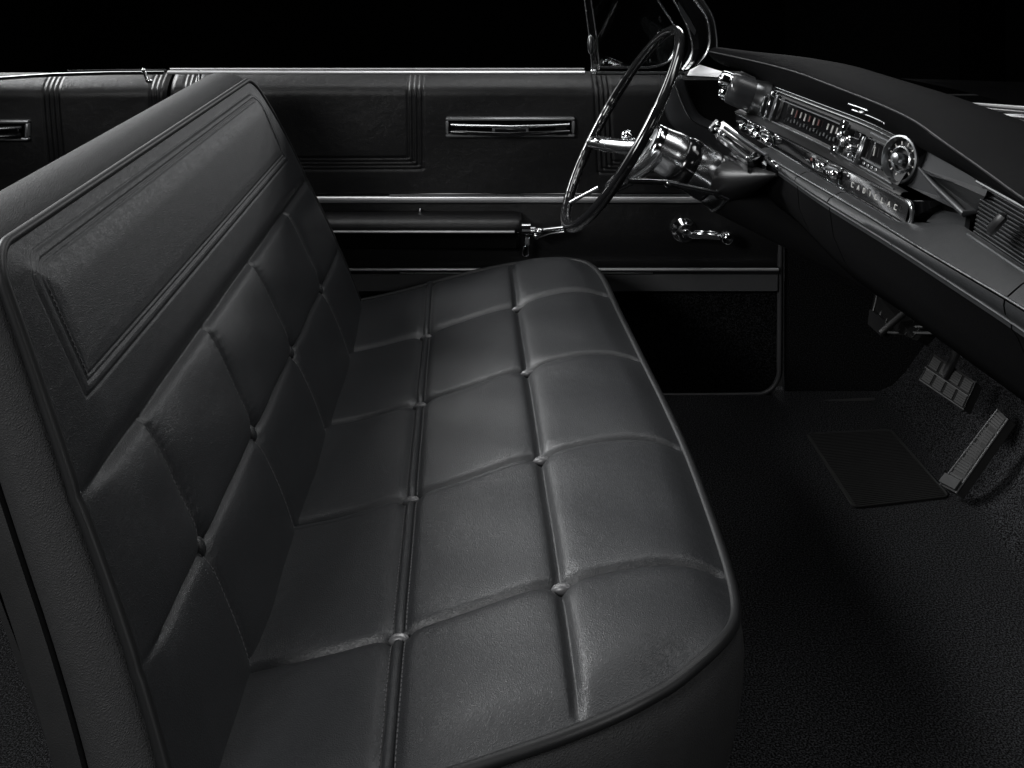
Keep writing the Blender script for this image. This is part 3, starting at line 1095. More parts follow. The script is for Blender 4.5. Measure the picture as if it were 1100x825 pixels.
# lettering on the strip
def letters(txt, start, end, size, la, lb, out, mat, parent, name='lettering'):
    mb = MB()
    GL = {'C': [(1, .15, 1, .0), (1, 0, 0, 0), (0, 0, 0, 1), (0, 1, 1, 1), (1, 1, 1, .85)],
          'A': [(0, 1, .5, 0), (.5, 0, 1, 1), (.22, .62, .78, .62)],
          'D': [(0, 0, 0, 1), (0, 0, .6, 0), (.6, 0, 1, .35), (1, .35, 1, .65), (1, .65, .6, 1), (.6, 1, 0, 1)],
          'I': [(.5, 0, .5, 1)], 'L': [(0, 0, 0, 1), (0, 1, 1, 1)]}
    n = len(txt)
    for i, ch in enumerate(txt):
        o = start.lerp(end, i / (n - 1))
        t, w, nn = frame_at(la, lb, o.y)
        o = o + nn * out
        for (a, b, c_, d_) in GL[ch]:
            p0 = o + t * (a - .5) * size + w * (b - .5) * size * 1.15
            p1 = o + t * (c_ - .5) * size + w * (d_ - .5) * size * 1.15
            if (p1 - p0).length < 1e-5:
                continue
            mb.bar(p0, p1, .0011, .001, up=nn)
    return mb.build(name, mat, parent, smooth=False)


letters('CADILLAC', on_strip(916, 199), on_strip(962, 223), .0056, L5, L6, .002, M['white'], strip)
# radio and heater controls on the strip
def control(cu, cv, kind, parent):
    p = on_strip(cu, cv)
    t, w, nn = frame_at(L5, L6, p.y)
    mb = MB()
    rnd = random.Random(int(cu))
    if kind == 'radio':
        mb.box(p, (.034, .014, .003), (t, w, nn), .001)
        pl = mb.build('dial_plate', M['dark_chrome'], parent)
        for k in (-1, 1):
            MB().lathe(p + t * k * .024, nn, [(0, .0075), (.006, .007), (.012, .0062), (.014, .004), (.0145, .0005)], 18).build('knob', M['chrome'], parent)
        m2 = MB()
        for k in range(5):
            m2.box(p + t * (-.012 + .006 * k) + nn * .002 + w * .004, (.004, .004, .003), (t, w, nn), .0008)
        m2.build('push_keys', M['chrome'], parent)
        return pl
    if kind == 'lever':
        for k in range(4):
            mb.bar(p + t * (-.018 + .011 * k) - w * .006 + nn * .002, p + t * (-.012 + .011 * k + rnd.uniform(-.003, .003)) + w * .007 + nn * .003, .002, .002, up=nn)
        mb.bar(p - t * .022 - w * .007 + nn * .001, p + t * .026 - w * .006 + nn * .001, .0014, .001, up=nn)
        mb.bar(p - t * .02 + w * .006 + nn * .001, p + t * .028 + w * .005 + nn * .001, .0014, .001, up=nn)
        mb.lathe(p + t * .02, nn, [(0, .0068), (.008, .0062), (.011, .004), (.0115, .0005)], 16)
        mb.build('heater_levers', M['chrome'], parent)
        MB().box(p - t * .024 - w * .003, (.007, .005, .004), (t, w, nn), .001).build('red_key', M['red'], parent)


control(806, 138, 'radio', strip)
control(822, 148, 'radio', strip)
control(878, 177, 'lever', strip)
control(892, 184, 'radio', strip)
for (u_, v_) in ((829, 150), (901, 189)):
    p = on_strip(u_, v_)
    t, w, nn = frame_at(L5, L6, p.y)
    MB().bar(p - w * .012, p + w * .012, .0015, .0012, up=nn).build('divider', M['dark_chrome'], strip)

# speedometer window with its markings
def on_fascia(y, t, out=0.0):
    a, b = L3.at(y), L4.at(y)
    p = a.lerp(b, t)
    return p + Vector((-out, 0, 0))


sw = MB()
rows = [[on_fascia(y, t, -.008) for t in (.02, .3, .7, .98)] for y in lin(1.90, 1.655, 20)]
sw.grid(rows)
win = sw.build('speedometer', M['gloss'], dash)
for i in range(11):
    y = 1.853 - .0165 * i
    t, w, nn = frame_at(L3, L4, y)
    p = on_fascia(y, .36 + .02 * (i % 2), -.005)
    if i == 7:
        continue
    red = i in (1, 4, 6)
    MB().box(p, (.0024, .0125 if i % 2 else .010, .0016), (t, w, nn)).build('red_mark' if red else 'scale_mark', M['red' if red else 'white'], win, smooth=False)
for i in range(15):
    y = 1.86 - .0122 * i
    t, w, nn = frame_at(L3, L4, y)
    MB().box(on_fascia(y, .70 + .03 * math.sin(i * 2.1), -.005), (.002 + .0012 * (i % 3), .0055, .0014), (t, w, nn)).build('small_mark', M['dark_chrome'], win, smooth=False)
# upright brackets either side of the speedometer
def bracket(y, wd, t0, t1, out, mat, name, parent, lean=0):
    a, b = on_fascia(y + lean, t0, out), on_fascia(y - lean, t1, out)
    t, w, nn = frame_at(L3, L4, y)
    return MB().bar(a, b, wd, .010, up=nn, bev=.002).build(name, mat, parent)


bracket(1.925, .007, -.18, 1.02, .004, M['chrome'], 'upright', win)
bracket(1.908, .010, -.10, 1.00, .001, M['dark_chrome'], 'upright', win)
bracket(1.955, .006, .15, .9, .001, M['dark_chrome'], 'upright', win)
bracket(1.648, .013, -.20, .28, .007, M['chrome'], 'upright', win)
bracket(1.652, .013, .74, 1.05, .006, M['chrome'], 'upright', win)
bracket(1.642, .005, .15, .95, .002, M['dark_chrome'], 'upright', win)
# cluster of toggles, then clock window, then round dial
cl = MB()
for k, (y, t_, r) in enumerate(((1.645, .42, .007), (1.628, .56, .0085), (1.612, .40, .006), (1.600, .66, .0065), (1.590, .86, .004))):
    t, w, nn = frame_at(L3, L4, y)
    cl.lathe(on_fascia(y, t_, -.004), nn, [(0, r), (.008, r * .9), (.014, r * .95), (.017, r * .5), (.0175, .0004)], 16)
knobs = cl.build('toggle_knobs', M['chrome_soft'], dash)
for (y, wd, m_) in ((1.606, .022, 'gloss'), (1.578, .006, 'chrome_soft'), (1.570, .003, 'dark_chrome')):
    bracket(y, wd, .05, 1.0, -.003 if m_ == 'gloss' else .002, M[m_], 'upright', knobs)
ck = MB()
ck.grid([[on_fascia(y, t, -.002) for t in (.06, .5, .72)] for y in lin(1.564, 1.508, 8)])
clock = ck.build('clock', M['gloss'], dash)
for (t_, mt) in ((.04, 'chrome'), (.72, 'dark_chrome'), (-.14, 'dark_chrome')):
    MB().tube([on_fascia(y, t_, .002) for y in lin(1.566, 1.500, 8)], .0022, 8).build('clock_trim', M[mt], clock)
t, w, nn = frame_at(L3, L4, 1.54)
MB().bar(on_fascia(1.543, .22, .001), on_fascia(1.539, .5, .001), .0016, .001, up=nn).build('clock_hand', M['white'], clock)
tm = MB()
for k in range(4):
    tm.box(on_fascia(1.558 - .013 * k, .86, .001), (.007, .005, .002), (t, w, nn), .0008)
tm.build('set_keys', M['chrome_soft'], clock)
# round dial at the end of the strip
dc_ = Vector(py(967, 171, 1.475))
dn = Vector((-.90, -.36, .22)).normalized()
dl = MB()
dl.lathe(dc_ - dn * .02, dn, [(-.03, .035), (0, .036), (.016, .036), (.021, .034), (.021, .030)], 40, caps=False)
dial = dl.build('round_dial', M['gloss'], dash)
MB().lathe(dc_, dn, [(-.004, .0335), (.003, .0330), (.004, .0305), (.0, .0285), (-.005, .0275)], 40, caps=False).build('bezel', M['dark_chrome'], dial)
MB().lathe(dc_ - dn * .006, dn, [(0, .029), (.0005, .0001)], 32).build('dial_face', M['plastic'], dial)
MB().lathe(dc_ - dn * .004, dn, [(0, .019), (.004, .0185), (.005, .0165), (.002, .015)], 32, caps=False).build('inner_ring', M['chrome_soft'], dial)
MB().lathe(dc_ - dn * .004, dn, [(0, .009), (.010, .0085), (.014, .007), (.015, .003), (.0152, .0003)], 24).build('centre_knob', M['dark_chrome'], dial)
ax = dn.orthogonal().normalized()
tk = MB()
for i in range(12):
    a = 2 * PI * i / 12
    r_ = ax * math.cos(a) + dn.cross(ax) * math.sin(a)
    tk.bar(dc_ + r_ * .0205 - dn * .004, dc_ + r_ * .0255 - dn * .004, .0016, .0012, up=dn)
tk.build('hour_marks', M['white'], dial)

# arched vent let into the brow face
ab = [py(912, 111.5, 1.635), py(928, 117, 1.599), py(943, 123, 1.565), py(952, 132, 1.540)]
rv = MB()
rv.tube(spline(ab, 20), .0016, 8)
rv.tube([py(952, 132, 1.540), py(949, 132.5, 1.542)] , .0014, 8)
rv.tube([py(916, 118, 1.623), py(935, 125, 1.584), py(950, 131.5, 1.542)], .0014, 8)
rv.tube([py(952, 130, 1.540), py(960, 137, 1.521)], .0011, 8)
av = rv.build('arched_vent', M['chrome_soft'], dash)
MB().ball(py(926, 120.5, 1.604), (.006, .01, .003)).build('vent_tab', M['chrome_soft'], av)
MB().poly([Vector(p) + Vector((.006, 0, -.001)) for p in ab + [py(935, 126, 1.584), py(916, 119, 1.623)]], (.004, 0, 0)).build('vent_well', M['void'], av, smooth=False)

# light switch pod at the far end
po = Vector(py(781, 93, 2.0))
pax = (Vector(py(822, 108, 2.0)) - po).normalized()
pax = Vector((pax.x, -.12, pax.z)).normalized()
pd = MB()
pd.lathe(po, pax, [(.0, .023), (.006, .029), (.020, .0305), (.045, .031), (.06, .032), (.075, .036), (.085, .038)], 36)
pod = pd.build('switch_pod', M['paint'], dash)
MB().lathe(po + pax * .048, pax, [(0, .0318), (.008, .0330), (.018, .0355), (.024, .0385), (.026, .0390)], 36, caps=False).build('pod_skirt', M['dark_chrome'], pod)
pk = MB()
for (a, r) in ((0, .016), (PI, .013)):
    o = po + Vector((0, .0, .012 if a == 0 else -.014)) + Vector((0, -.004, 0))
    pk.lathe(o, -pax, [(-.006, r), (.006, r), (.012, r * .93), (.014, r * .72), (.010, r * .55), (.016, r * .42), (.018, .001)], 24)
pk.build('pod_knob', M['chrome'], pod)
MB().tube([po + pax * .004 + Vector((0, .0275 * math.cos(a), .0275 * math.sin(a))) for a in [2 * PI * i / 32 for i in range(32)]], .002, 8, close=True).build('pod_ring', M['chrome_soft'], pod)

# switch drawer under the far end of the strip
sd = MB()
sd.poly([pz(764, 138, .655), pz(777, 130, .66), pz(793, 140, .66), pz(820, 165, .652), pz(803, 174, .645), pz(770, 150, .65)], (0, 0, -.018))
drawer = sd.build('switch_ledge', M['gloss'], dash, smooth=False)
for (a, b, r, m_) in (((779, 137), (824, 167), .0036, 'dark_chrome'), ((776, 141), (812, 165), .0028, 'plastic'), ((772, 146), (803, 169), .002, 'dark_chrome')):
    MB().tube([pz(*a, .657), pz(*b, .655)], r, 10).build('ledge_bar', M[m_], drawer)
MB().bar(pz(803, 171, .655), pz(808, 166, .657), .006, .008, bev=.001).build('ledge_end', M['chrome'], drawer)
for (u_, v_, r) in ((771, 133.5, .007), (773.5, 142, .0045), (769, 139, .0035), (778, 145, .003)):
    MB().ball(pz(u_, v_, .664), r).build('toggle', M['chrome'], drawer)
MB().bar(pz(764, 139, .66), pz(770, 131.5, .66), .010, .012, bev=.003).build('ledge_cap', M['dark_chrome'], drawer)
sm = MB()
sm.poly([pz(820, 172, .640), pz(826, 167, .648), pz(846, 181, .645), pz(838, 184, .636)], (0, 0, -.01))
sm.build('switch_plate', M['gloss'], drawer, smooth=False)
MB().poly([pz(818.5, 175, .640), pz(822.5, 167, .649), pz(826, 168, .649), pz(823, 178, .638)], (0, 0, -.01)).build('plate_end', M['chrome_soft'], drawer, smooth=False)
for (u_, v_) in ((830, 174), (835, 179)):
    MB().ball(pz(u_, v_, .647), .0035).build('toggle', M['chrome'], drawer)

# ledge and padded lower half, in sections with open joints
secs = [(1.87, 1.692), (1.689, 1.566), (1.563, 1.118), (1.115, .72)]
for k, (ya, yb_) in enumerate(secs):
    n = max(int((ya - yb_) * 60), 6)
    led = []
    pad = []
    for y in lin(ya, yb_, n):
        a = L6.at(max(y, 1.30)) + Vector((.003, 0, -.002))
        a.y = y
        if y < 1.42:
            w_ = min((1.42 - y) / .12, 1)
            a = a.lerp(Vector((.572, y, .683)), w_)
        b, c_, d_ = L7b.at(y), L7.at(y), L8.at(y)
        bb_ = a.lerp(b, .5) + Vector((0, 0, .003))
        led.append([a, bb_, b])
        pad.append([b + Vector((-.001, 0, -.002)), b.lerp(c_, .35) + Vector((-.004, 0, .001)), b.lerp(c_, .75) + Vector((-.005, 0, .001)), c_, c_ + Vector((.0, 0, -.008)),
                    c_.lerp(d_, .12) + Vector((-.004, 0, 0)), c_.lerp(d_, .4) + Vector((-.012, 0, 0)), c_.lerp(d_, .75) + Vector((-.01, 0, 0)), d_, d_ + Vector((.03, 0, -.004)), d_ + Vector((.09, 0, .03))])
    MB().grid(led).build('ledge', M['grey_vinyl'], dash, angle=50)
    mbp = MB()
    mbp.grid([r[:5] for r in pad])
    mbp.build('roll_edge', M['grey_vinyl'], dash, angle=60)
    mbp = MB()
    mbp.grid([r[4:] for r in pad])
    nn_ = len(pad[0]) - 4
    mbp.f.append(tuple(range(nn_)))
    mbp.f.append(tuple(range((n - 1) * nn_, n * nn_)))
    mbp.build('lower_pad', M['vinyl'], dash, angle=60)
MB().tube([L7b.at(y) + Vector((.0, 0, .001)) for y in lin(1.9, .72, 50)], .0019, 8).build('trim_strip', M['chrome_soft'], dash)
MB().tube([L7.at(y) + Vector((-.001, 0, -.001)) for y in lin(1.77, .72, 50)], .0013, 8).build('trim_strip', M['dark_chrome'], dash)
p = Vector(pz(922, 264, .588)) + Vector((-.012, 0, 0))
MB().lathe(p + Vector((.012, 0, 0)), (-1, -.1, .1), [(0, .008), (.008, .0085), (.010, .007), (.009, .005), (.012, .004), (.0125, .0003)], 20).build('lock_cylinder', M['dark_chrome'], dash)
# black inner body hides the inside
ib = MB()
rows = []
for y in lin(2.2, .72, 30):
    a, b = L2.at(min(y, 2.03)), L8.at(min(y, 2.05))
    rows.append([(a.x + .03, y, .76), (a.x + .03, y, .66), (b.x + .03, y, .60), (b.x + .05, y, b.z + .012), (b.x + .3, y, b.z + .05)])
ib.grid(rows)
ib.build('inner_body', M['void'], dash)

# passenger side: faceted cowl and ribbed metal panel
fc = MB()
a0 = Vector(pz(985, 180, .716))
q = [pz(987, 153, .742), pz(1059, 200, .742), pz(1061, 206, .738), pz(1000, 189, .722), a0]
fc.poly([Vector(p) for p in q], (.02, 0, 0))
fc.build('cowl_facet', M['facet'], dash, smooth=False)
f2 = MB()
T1, T2, T3 = Vector(pz(987, 180, .719)), Vector(pz(1061, 204, .742)), Vector(pz(1058, 211, .735))
Bt, Bt2 = Vector(pz(1049, 227, .694)), Vector(pz(1036, 229.5, .690))
f2.add([T1, T2, T3, Bt, Bt2], [(0, 1, 2, 3), (0, 3, 4)])
f2.build('cowl_wedge', M['grey_vinyl'], dash, smooth=False)
MB().tube([T1, T1.lerp(Bt2, .5) + Vector((-.006, 0, .004)), Bt2, Bt], [.002, .004, .005, .003], 10).build('wedge_rib', M['paint'], dash)
f3 = MB()
f3.add([T1 + Vector((-.002, 0, 0)), Bt2 + Vector((-.002, 0, 0)), Vector(pz(1012, 214, .690)), Vector(pz(973, 199, .690))], [(0, 1, 2, 3)])
f3.add([Bt2, Bt, Vector(Bt) + Vector((.05, 0, -.004)), Vector(pz(1000, 214, .690)) + Vector((.05, 0, 0)), Vector(pz(973, 199, .69))], [(0, 1, 2, 3, 4)])
f3.build('cowl_cheek', M['paint'], dash, smooth=False)
MB().poly([pz(995, 238, .668), pz(1008, 225, .672), pz(1038, 231, .684), pz(1035, 249, .679)], (.006, 0, -.002)).build('side_plate', M['grey_vinyl'], dash, smooth=False)
gx = MB()
gr_t, gr_b = .742, .682
rows = []
ycol = lin(1.262, .74, 40)
NR = 12
for i in range(NR * 8 + 1):
    t = i / (NR * 8)
    z = gr_t + (gr_b - gr_t) * t
    o = .0022 * abs(math.sin(PI * NR * t)) ** .6
    rows.append([(.577 - .006 * t - o + .004 * math.sin((y - 1) * 2.4) - .02 * max(0, (y - 1.235)) * 0, y + .012 * (t - .5) * (k == 0), z) for k, y in enumerate(ycol)])
gx.grid(rows)
gril = gx.build('ribbed_panel', M['alu'], dash, angle=60)
MB().tube([(.574, y, .7455) for y in lin(1.262, .74, 12)], .0024, 8).build('panel_edge', M['chrome_soft'], gril)
MB().tube([(.566, y, .681) for y in lin(1.268, .74, 12)], .0024, 8).build('panel_edge', M['dark_chrome'], gril)
lh = MB()
lh.tube(spline([py(1080, 229, 1.175), py(1074, 236, 1.176), py(1068, 243, 1.185), py(1062, 249, 1.20)], 12), [.004] * 2 + [.008] * 8 + [.004] * 2, 10, flat=(1.0, .6))
lh.build('panel_latch', M['plastic'], gril)
# painted end panel that curls down towards the door
epn = [(722, 84), (727, 96), (733, 112), (743, 129), (762, 139), (785, 151)]
epo = [(712, 84), (714, 100), (717, 118), (724, 137), (742, 152), (780, 172)]
e1 = [py(p.x, p.y, 2.24) for p in spline([(a, b, 0) for a, b in epn], 24)]
e2 = [py(p.x, p.y, 2.27) for p in spline([(a, b, 0) for a, b in epo], 24)]
MB().grid([[Vector(a) + Vector((.03, .06, -.0)), Vector(a), Vector(a).lerp(Vector(b), .5) + Vector((0, -.008, 0)), Vector(b), Vector(b) + Vector((-.0, .06, 0))] for a, b in zip(e1, e2)]).build('end_panel', M['paint'], dash, angle=60)
MB().tube(e1, .0018, 8).build('end_trim', M['chrome_soft'], dash)
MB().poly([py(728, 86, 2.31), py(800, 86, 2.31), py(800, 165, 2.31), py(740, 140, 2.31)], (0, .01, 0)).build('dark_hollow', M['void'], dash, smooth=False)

# ================================================================ STEERING COLUMN + WHEEL
TAU = math.radians(30)
WC = Vector((.229, 1.9, .685))
RW = .197
tv = Vector((math.sin(TAU), 0, math.cos(TAU)))
yv = Vector((0, 1, 0))
wn = Vector((-math.cos(TAU), 0, math.sin(TAU)))
cd = -wn
wheel = thing('steering_wheel', WC, 'glossy black steering wheel with thin chrome spokes and a chrome hub', 'steering wheel')


def rim_piece(a0, a1, n, r, grip):
    rows = []
    for i in range(n):
        a = a0 + (a1 - a0) * i / (n - 1)
        ra = yv * math.cos(a) + tv * math.sin(a)
        c = WC + ra * RW
        row = []
        for k in range(14):
            b = 2 * PI * k / 14
            rr = r
            inn = -math.cos(b)
            if grip and inn > .2:
                rr = r + .0014 * abs(math.sin(a * 30)) * inn * .5
            row.append(c + ra * math.cos(b) * rr + wn * math.sin(b) * rr)
        rows.append(row)
    return rows


aL = math.asin(.36)
up_ = MB()
up_.grid(rim_piece(aL, PI - aL, 90, .0088, False), close_u=True)
up_.build('upper_rim', M['rim_grey'], wheel)
lo_ = MB()
lo_.grid(rim_piece(PI - aL, 2 * PI + aL, 260, .0096, True), close_u=True)
lo_.build('lower_rim', M['gloss'], wheel)
HUB = WC + cd * .062
for sgn in (1, -1):
    s_ = -.40
    a = math.asin(s_) if sgn > 0 else PI - math.asin(s_)
    e = WC + (yv * math.cos(a) + tv * math.sin(a)) * (RW - .006)
    h = HUB + (yv * math.cos(a) + tv * math.sin(a)) * .03 + cd * .008
    m_ = e.lerp(h, .3) + cd * .004
    spk = MB()
    spk.tube([h, e.lerp(h, .6) + cd * .006, m_], [.0165, .0155, .0140], 16, flat=(1.0, .95))
    sp_ = spk.build('spoke', M['spoke_chrome'], wheel)
    MB().tube([m_, e.lerp(h, .15), e], [.0150, .0145, .0115], 16, flat=(1.0, .95)).build('spoke_end', M['spoke_chrome'], sp_)
    if sgn > 0:
        MB().box(e.lerp(h, .17) + wn * .0135, (.036, .011, .003), ((e - h).normalized(), wn.cross((e - h).normalized()), wn), .001).build('spoke_insert', M['gloss'], sp_)
# lower horn bar seen through the rim
a = -PI / 2 + .35
hb = MB()
e = WC + (yv * math.cos(a) + tv * math.sin(a)) * (RW - .004)
hb.tube([e, e.lerp(HUB, .18) + cd * .004, e.lerp(HUB, .32) + cd * .01], [.004, .003, .005], 10)
hb.build('horn_bar', M['dark_chrome'], wheel)
hub = MB()
hub.lathe(HUB - cd * .004, cd, [(0, .028), (-.002, .033), (.001, .037), (.006, .0385), (.012, .0385)], 44, caps=False)
hubo = hub.build('hub_bezel', M['chrome'], wheel)
MB().lathe(HUB - cd * .006, cd, [(.006, .030), (.002, .0285), (0, .022), (-.001, .0005)], 40).build('hub_emblem', M['dark_chrome'], hubo)
vv_ = MB()
for k in (-1, 1):
    vv_.bar(HUB - cd * .0085 - tv * .013, HUB - cd * .0085 + tv * .008 + yv * .017 * k, .004, .003, up=wn, bev=.001)
vv_.box(HUB - cd * .008 + tv * .006, (.014, .014, .003), (yv, tv, wn), .0012)
vv_.build('crest', M['chrome'], hubo)
hc = MB()
hc.lathe(HUB, cd, [(.010, .0385), (.022, .0405), (.036, .043), (.048, .0445), (.054, .043), (.056, .038)], 64, caps=False)
hc.build('hub_shell', M['spoke_chrome'], wheel)
hc = MB()
hc.lathe(HUB, cd, [(.048, .035), (.052, .042), (.062, .047), (.076, .048), (.080, .046)], 44, caps=False)
hc.build('hub_skirt', M['gloss'], wheel)

col_ = thing('steering_column', HUB + cd * .1, 'chrome collared steering column reaching from the dashboard to the wheel', 'steering column')
MB().lathe(HUB, cd, [(.078, .040), (.080, .0455), (.115, .0465), (.118, .045)], 44, caps=False).build('shift_collar', M['spoke_chrome'], col_)
MB().lathe(HUB, cd, [(.117, .043), (.119, .046), (.122, .046), (.124, .043)], 44, caps=False).build('collar_groove', M['gloss'], col_)
MB().lathe(HUB, cd, [(.123, .045), (.127, .0475), (.148, .049), (.150, .0485)], 44, caps=False).build('lower_collar', M['dark_chrome'], col_)
MB().lathe(HUB, cd, [(.148, .046), (.149, .0515), (.152, .0515), (.154, .048)], 44, caps=False).build('collar_ring', M['chrome_soft'], col_)
MB().lathe(HUB, cd, [(.153, .0495), (.19, .048), (.26, .044), (.40, .036), (.65, .03)], 44, caps=False).build('column_jacket', M['plastic'], col_)
# cone-shaped shroud from column to dash
sh0 = HUB + cd * .150 + Vector((0, -.02, .012))
sh1 = Vector(pz(836, 190, .632)) + Vector((.0, .012, 0))
MB().tube([sh0, sh0.lerp(sh1, .33), sh0.lerp(sh1, .66), sh1], [.044, .033, .019, .003], 24, flat=(1, .85)).build('shroud', M['plastic'], col_)
# gear lever (near side) and indicator lever (far side)
gl = MB()
g0 = Vector(py(779, 194, 1.86))
g0 = HUB + cd * .132 + Vector((0, -.05, -.012))
g1 = Vector(py(716, 196, 1.72))
g2 = Vector(py(673, 194.5, 1.66))
gl.tube([g0, g0.lerp(g1, .5), g1], [.0048, .0044, .004], 12)
glv = gl.build('gear_lever', M['chrome_soft'], col_)
MB().tube([g1, g1.lerp(g2, .5), g2], [.0042, .0044, .0036], 12).build('lever_grip', M['gloss'], glv)
MB().box(g1 + Vector((0, -.002, -.003)), (.008, .008, .010), ((.7, 0, .7), (0, 1, 0), (-.7, 0, .7)), .0015).build('lever_jewel', M['chrome'], glv)
MB().tube([g0 + Vector((-.012, -.004, .006)), g0 + Vector((.012, .0, -.006))], .006, 12).build('lever_boss', M['chrome'], glv)
il = MB()
i0 = HUB + cd * .10 + Vector((0, .045, 0))
i1 = Vector(py(680, 153, 2.04))
il.tube([i0, i0.lerp(i1, .5), i1], .0042, 10)
ind = il.build('indicator_lever', M['chrome_soft'], col_)
kb = MB()
kb.ball(Vector(py(674, 146.5, 2.04)), (.013, .012, .0125))
kb.ball(Vector(py(680, 154, 2.03)), (.010, .010, .010))
kb.build('indicator_knob', M['chrome'], ind)

# ================================================================ PEDALS
def pedal_pad(name, corners, rows_, cols_, label, frame_mat, ext):
    """ribbed rubber pad in a thin metal frame; corners in order round the pad"""
    P = [Vector(p) for p in corners]
    c = sum(P, Vector()) / 4
    e = Vector(ext)
    root = thing(name, c, label, 'pedal')
    MB().poly(P, e).build('pad', M['rubber'], root, smooth=False)
    MB().tube(P, .0022, 8, close=True).build('pad_frame', frame_mat, root)
    n = -e.normalized()
    mb = MB()
    for i in range(rows_):
        for j in range(cols_):
            u0_, u1_ = (j + .12) / cols_, (j + .88) / cols_
            v0_, v1_ = (i + .1) / rows_, (i + .9) / rows_
            def bl(u, v):
                return P[0].lerp(P[1], u).lerp(P[3].lerp(P[2], u), v)
            for q_ in range(5):
                t = v0_ + (v1_ - v0_) * (q_ + .5) / 5
                mb.bar(bl(u0_, t) + n * .0015, bl(u1_, t) + n * .0015, .0035 * 1, .003, up=n)
    mb.build('pad_ribs', M['rubber_light'], root, smooth=False)
    return root, c, P


M['rubber_light'] = plain('worn_rubber', (.009, .009, .009), .5, rvar=.1)
bp_ = [py(1003, 381, 2.06), py(1048, 411, 2.0), py(1035, 440, 1.97), py(988, 408, 2.03)]
brk, c, P = pedal_pad('brake_pedal', bp_, 2, 4, 'wide ribbed brake pedal in a thin bright frame under the dashboard', M['pedal_metal'], (.014, .004, -.012))
MB().bar(P[0].lerp(P[1], .35).lerp(P[3].lerp(P[2], .35), .5) - Vector((.016, 0, -.0)) + Vector((.02, 0, -.004)), Vector((.98, 2.03, .42)), .016, .010, bev=.002).build('pedal_arm', M['plastic'], brk)
mid_a, mid_b = P[0].lerp(P[3], .5), P[1].lerp(P[2], .5)
MB().tube([mid_a - Vector((.003, 0, 0)), mid_b - Vector((.003, 0, 0))], .0018, 8).build('pad_bar', M['pedal_metal'], brk)
ap = [pz(1072, 440, .165), pz(1083, 450, .155), pz(1027, 530, .02), pz(1010, 521, .022)]
acc, c, P = pedal_pad('accelerator_pedal', [ap[0], ap[1], ap[2], ap[3]], 5, 1, 'long narrow ribbed accelerator pedal rising from the carpet', M['pedal_metal'], (.014, .0, -.010))
MB().poly([P[3].lerp(P[0], .02) - Vector((.003, 0, -.002)), P[2].lerp(P[1], .02) - Vector((.003, 0, -.002)), P[2].lerp(P[1], .13) - Vector((.003, 0, -.002)), P[3].lerp(P[0], .13) - Vector((.003, 0, -.002))], (-.002, 0, .003)).build('hinge_plate', M['pedal_metal'], acc, smooth=False)
# parking brake pedal
pk_ = [py(940, 313, 2.16), py(1000, 350, 2.06), py(985, 366, 2.03), py(934, 342, 2.13)]
prk = thing('parking_brake_pedal', py(965, 340, 2.1), 'slatted parking brake pedal half hidden under the dashboard edge', 'pedal')
P = [Vector(p) for p in pk_]
MB().poly(P, (.02, 0, -.01)).build('pad', M['void'], prk, smooth=False)
sl = MB()
for i in range(7):
    t = (i + .4) / 7
    sl.bar(P[0].lerp(P[1], t), P[3].lerp(P[2], t), .003, .005, up=(-.8, -.3, .5))
sl.build('slats', M['rubber_light'], prk, smooth=False)
MB().poly([py(934, 332, 2.12), py(952, 345, 2.10), py(946, 361, 2.08), py(932, 348, 2.10)], (.015, .004, -.008)).build('pad_side', M['plastic'], prk, smooth=False)
MB().tube([py(946, 358, 2.07), py(955, 350, 2.07), py(974, 334, 2.08)], .006, 10).build('cross_link', M['rubber_light'], prk)
MB().tube([py(953, 357.5, 2.09), py(1006, 358, 2.02)], .0035, 8).build('lower_bar', M['rubber_light'], prk)
MB().tube([py(956, 352, 2.11), py(998, 351, 2.04)], .0035, 8).build('lower_bar', M['rubber_light'], prk)
MB().bar(py(985, 330, 2.12), (.98, 2.12, .5), .012, .008).build('pedal_arm', M['plastic'], prk)

# heel pad sewn to the carpet
hp = [pz(866, 466, .003), pz(957, 461.5, .003), pz(1020, 533, .003), pz(917, 545, .003)]
heel = thing('heel_pad', pz(940, 500, .0), 'thin ribbed rubber heel mat on the carpet beside the accelerator', 'floor mat')
P = [Vector(p) for p in hp]
def rounded(P, r, n=6):
    out = []
    m = len(P)
    for i in range(m):
        a, b, c_ = P[i - 1], P[i], P[(i + 1) % m]
        p0 = b + (a - b).normalized() * r
        p1 = b + (c_ - b).normalized() * r
        for k in range(n + 1):
            t = k / n
            out.append((p0.lerp(b, t)).lerp(b.lerp(p1, t), t))
    return out
RP = rounded(P, .014)
MB().poly(RP, (0, 0, -.003)).build('mat_body', M['rubber'], heel, smooth=False)
MB().tube(RP, .0013, 8, close=True).build('mat_edge', M['rubber'], heel)
rb = MB()
for i in range(1, 46):
    t = i / 46
    rb.bar(P[0].lerp(P[3], t).lerp(P[1].lerp(P[2], t), .03), P[0].lerp(P[3], t).lerp(P[1].lerp(P[2], t), .97), .0026, .0026)
rb.build('mat_ribs', M['rubber'], heel, smooth=False)

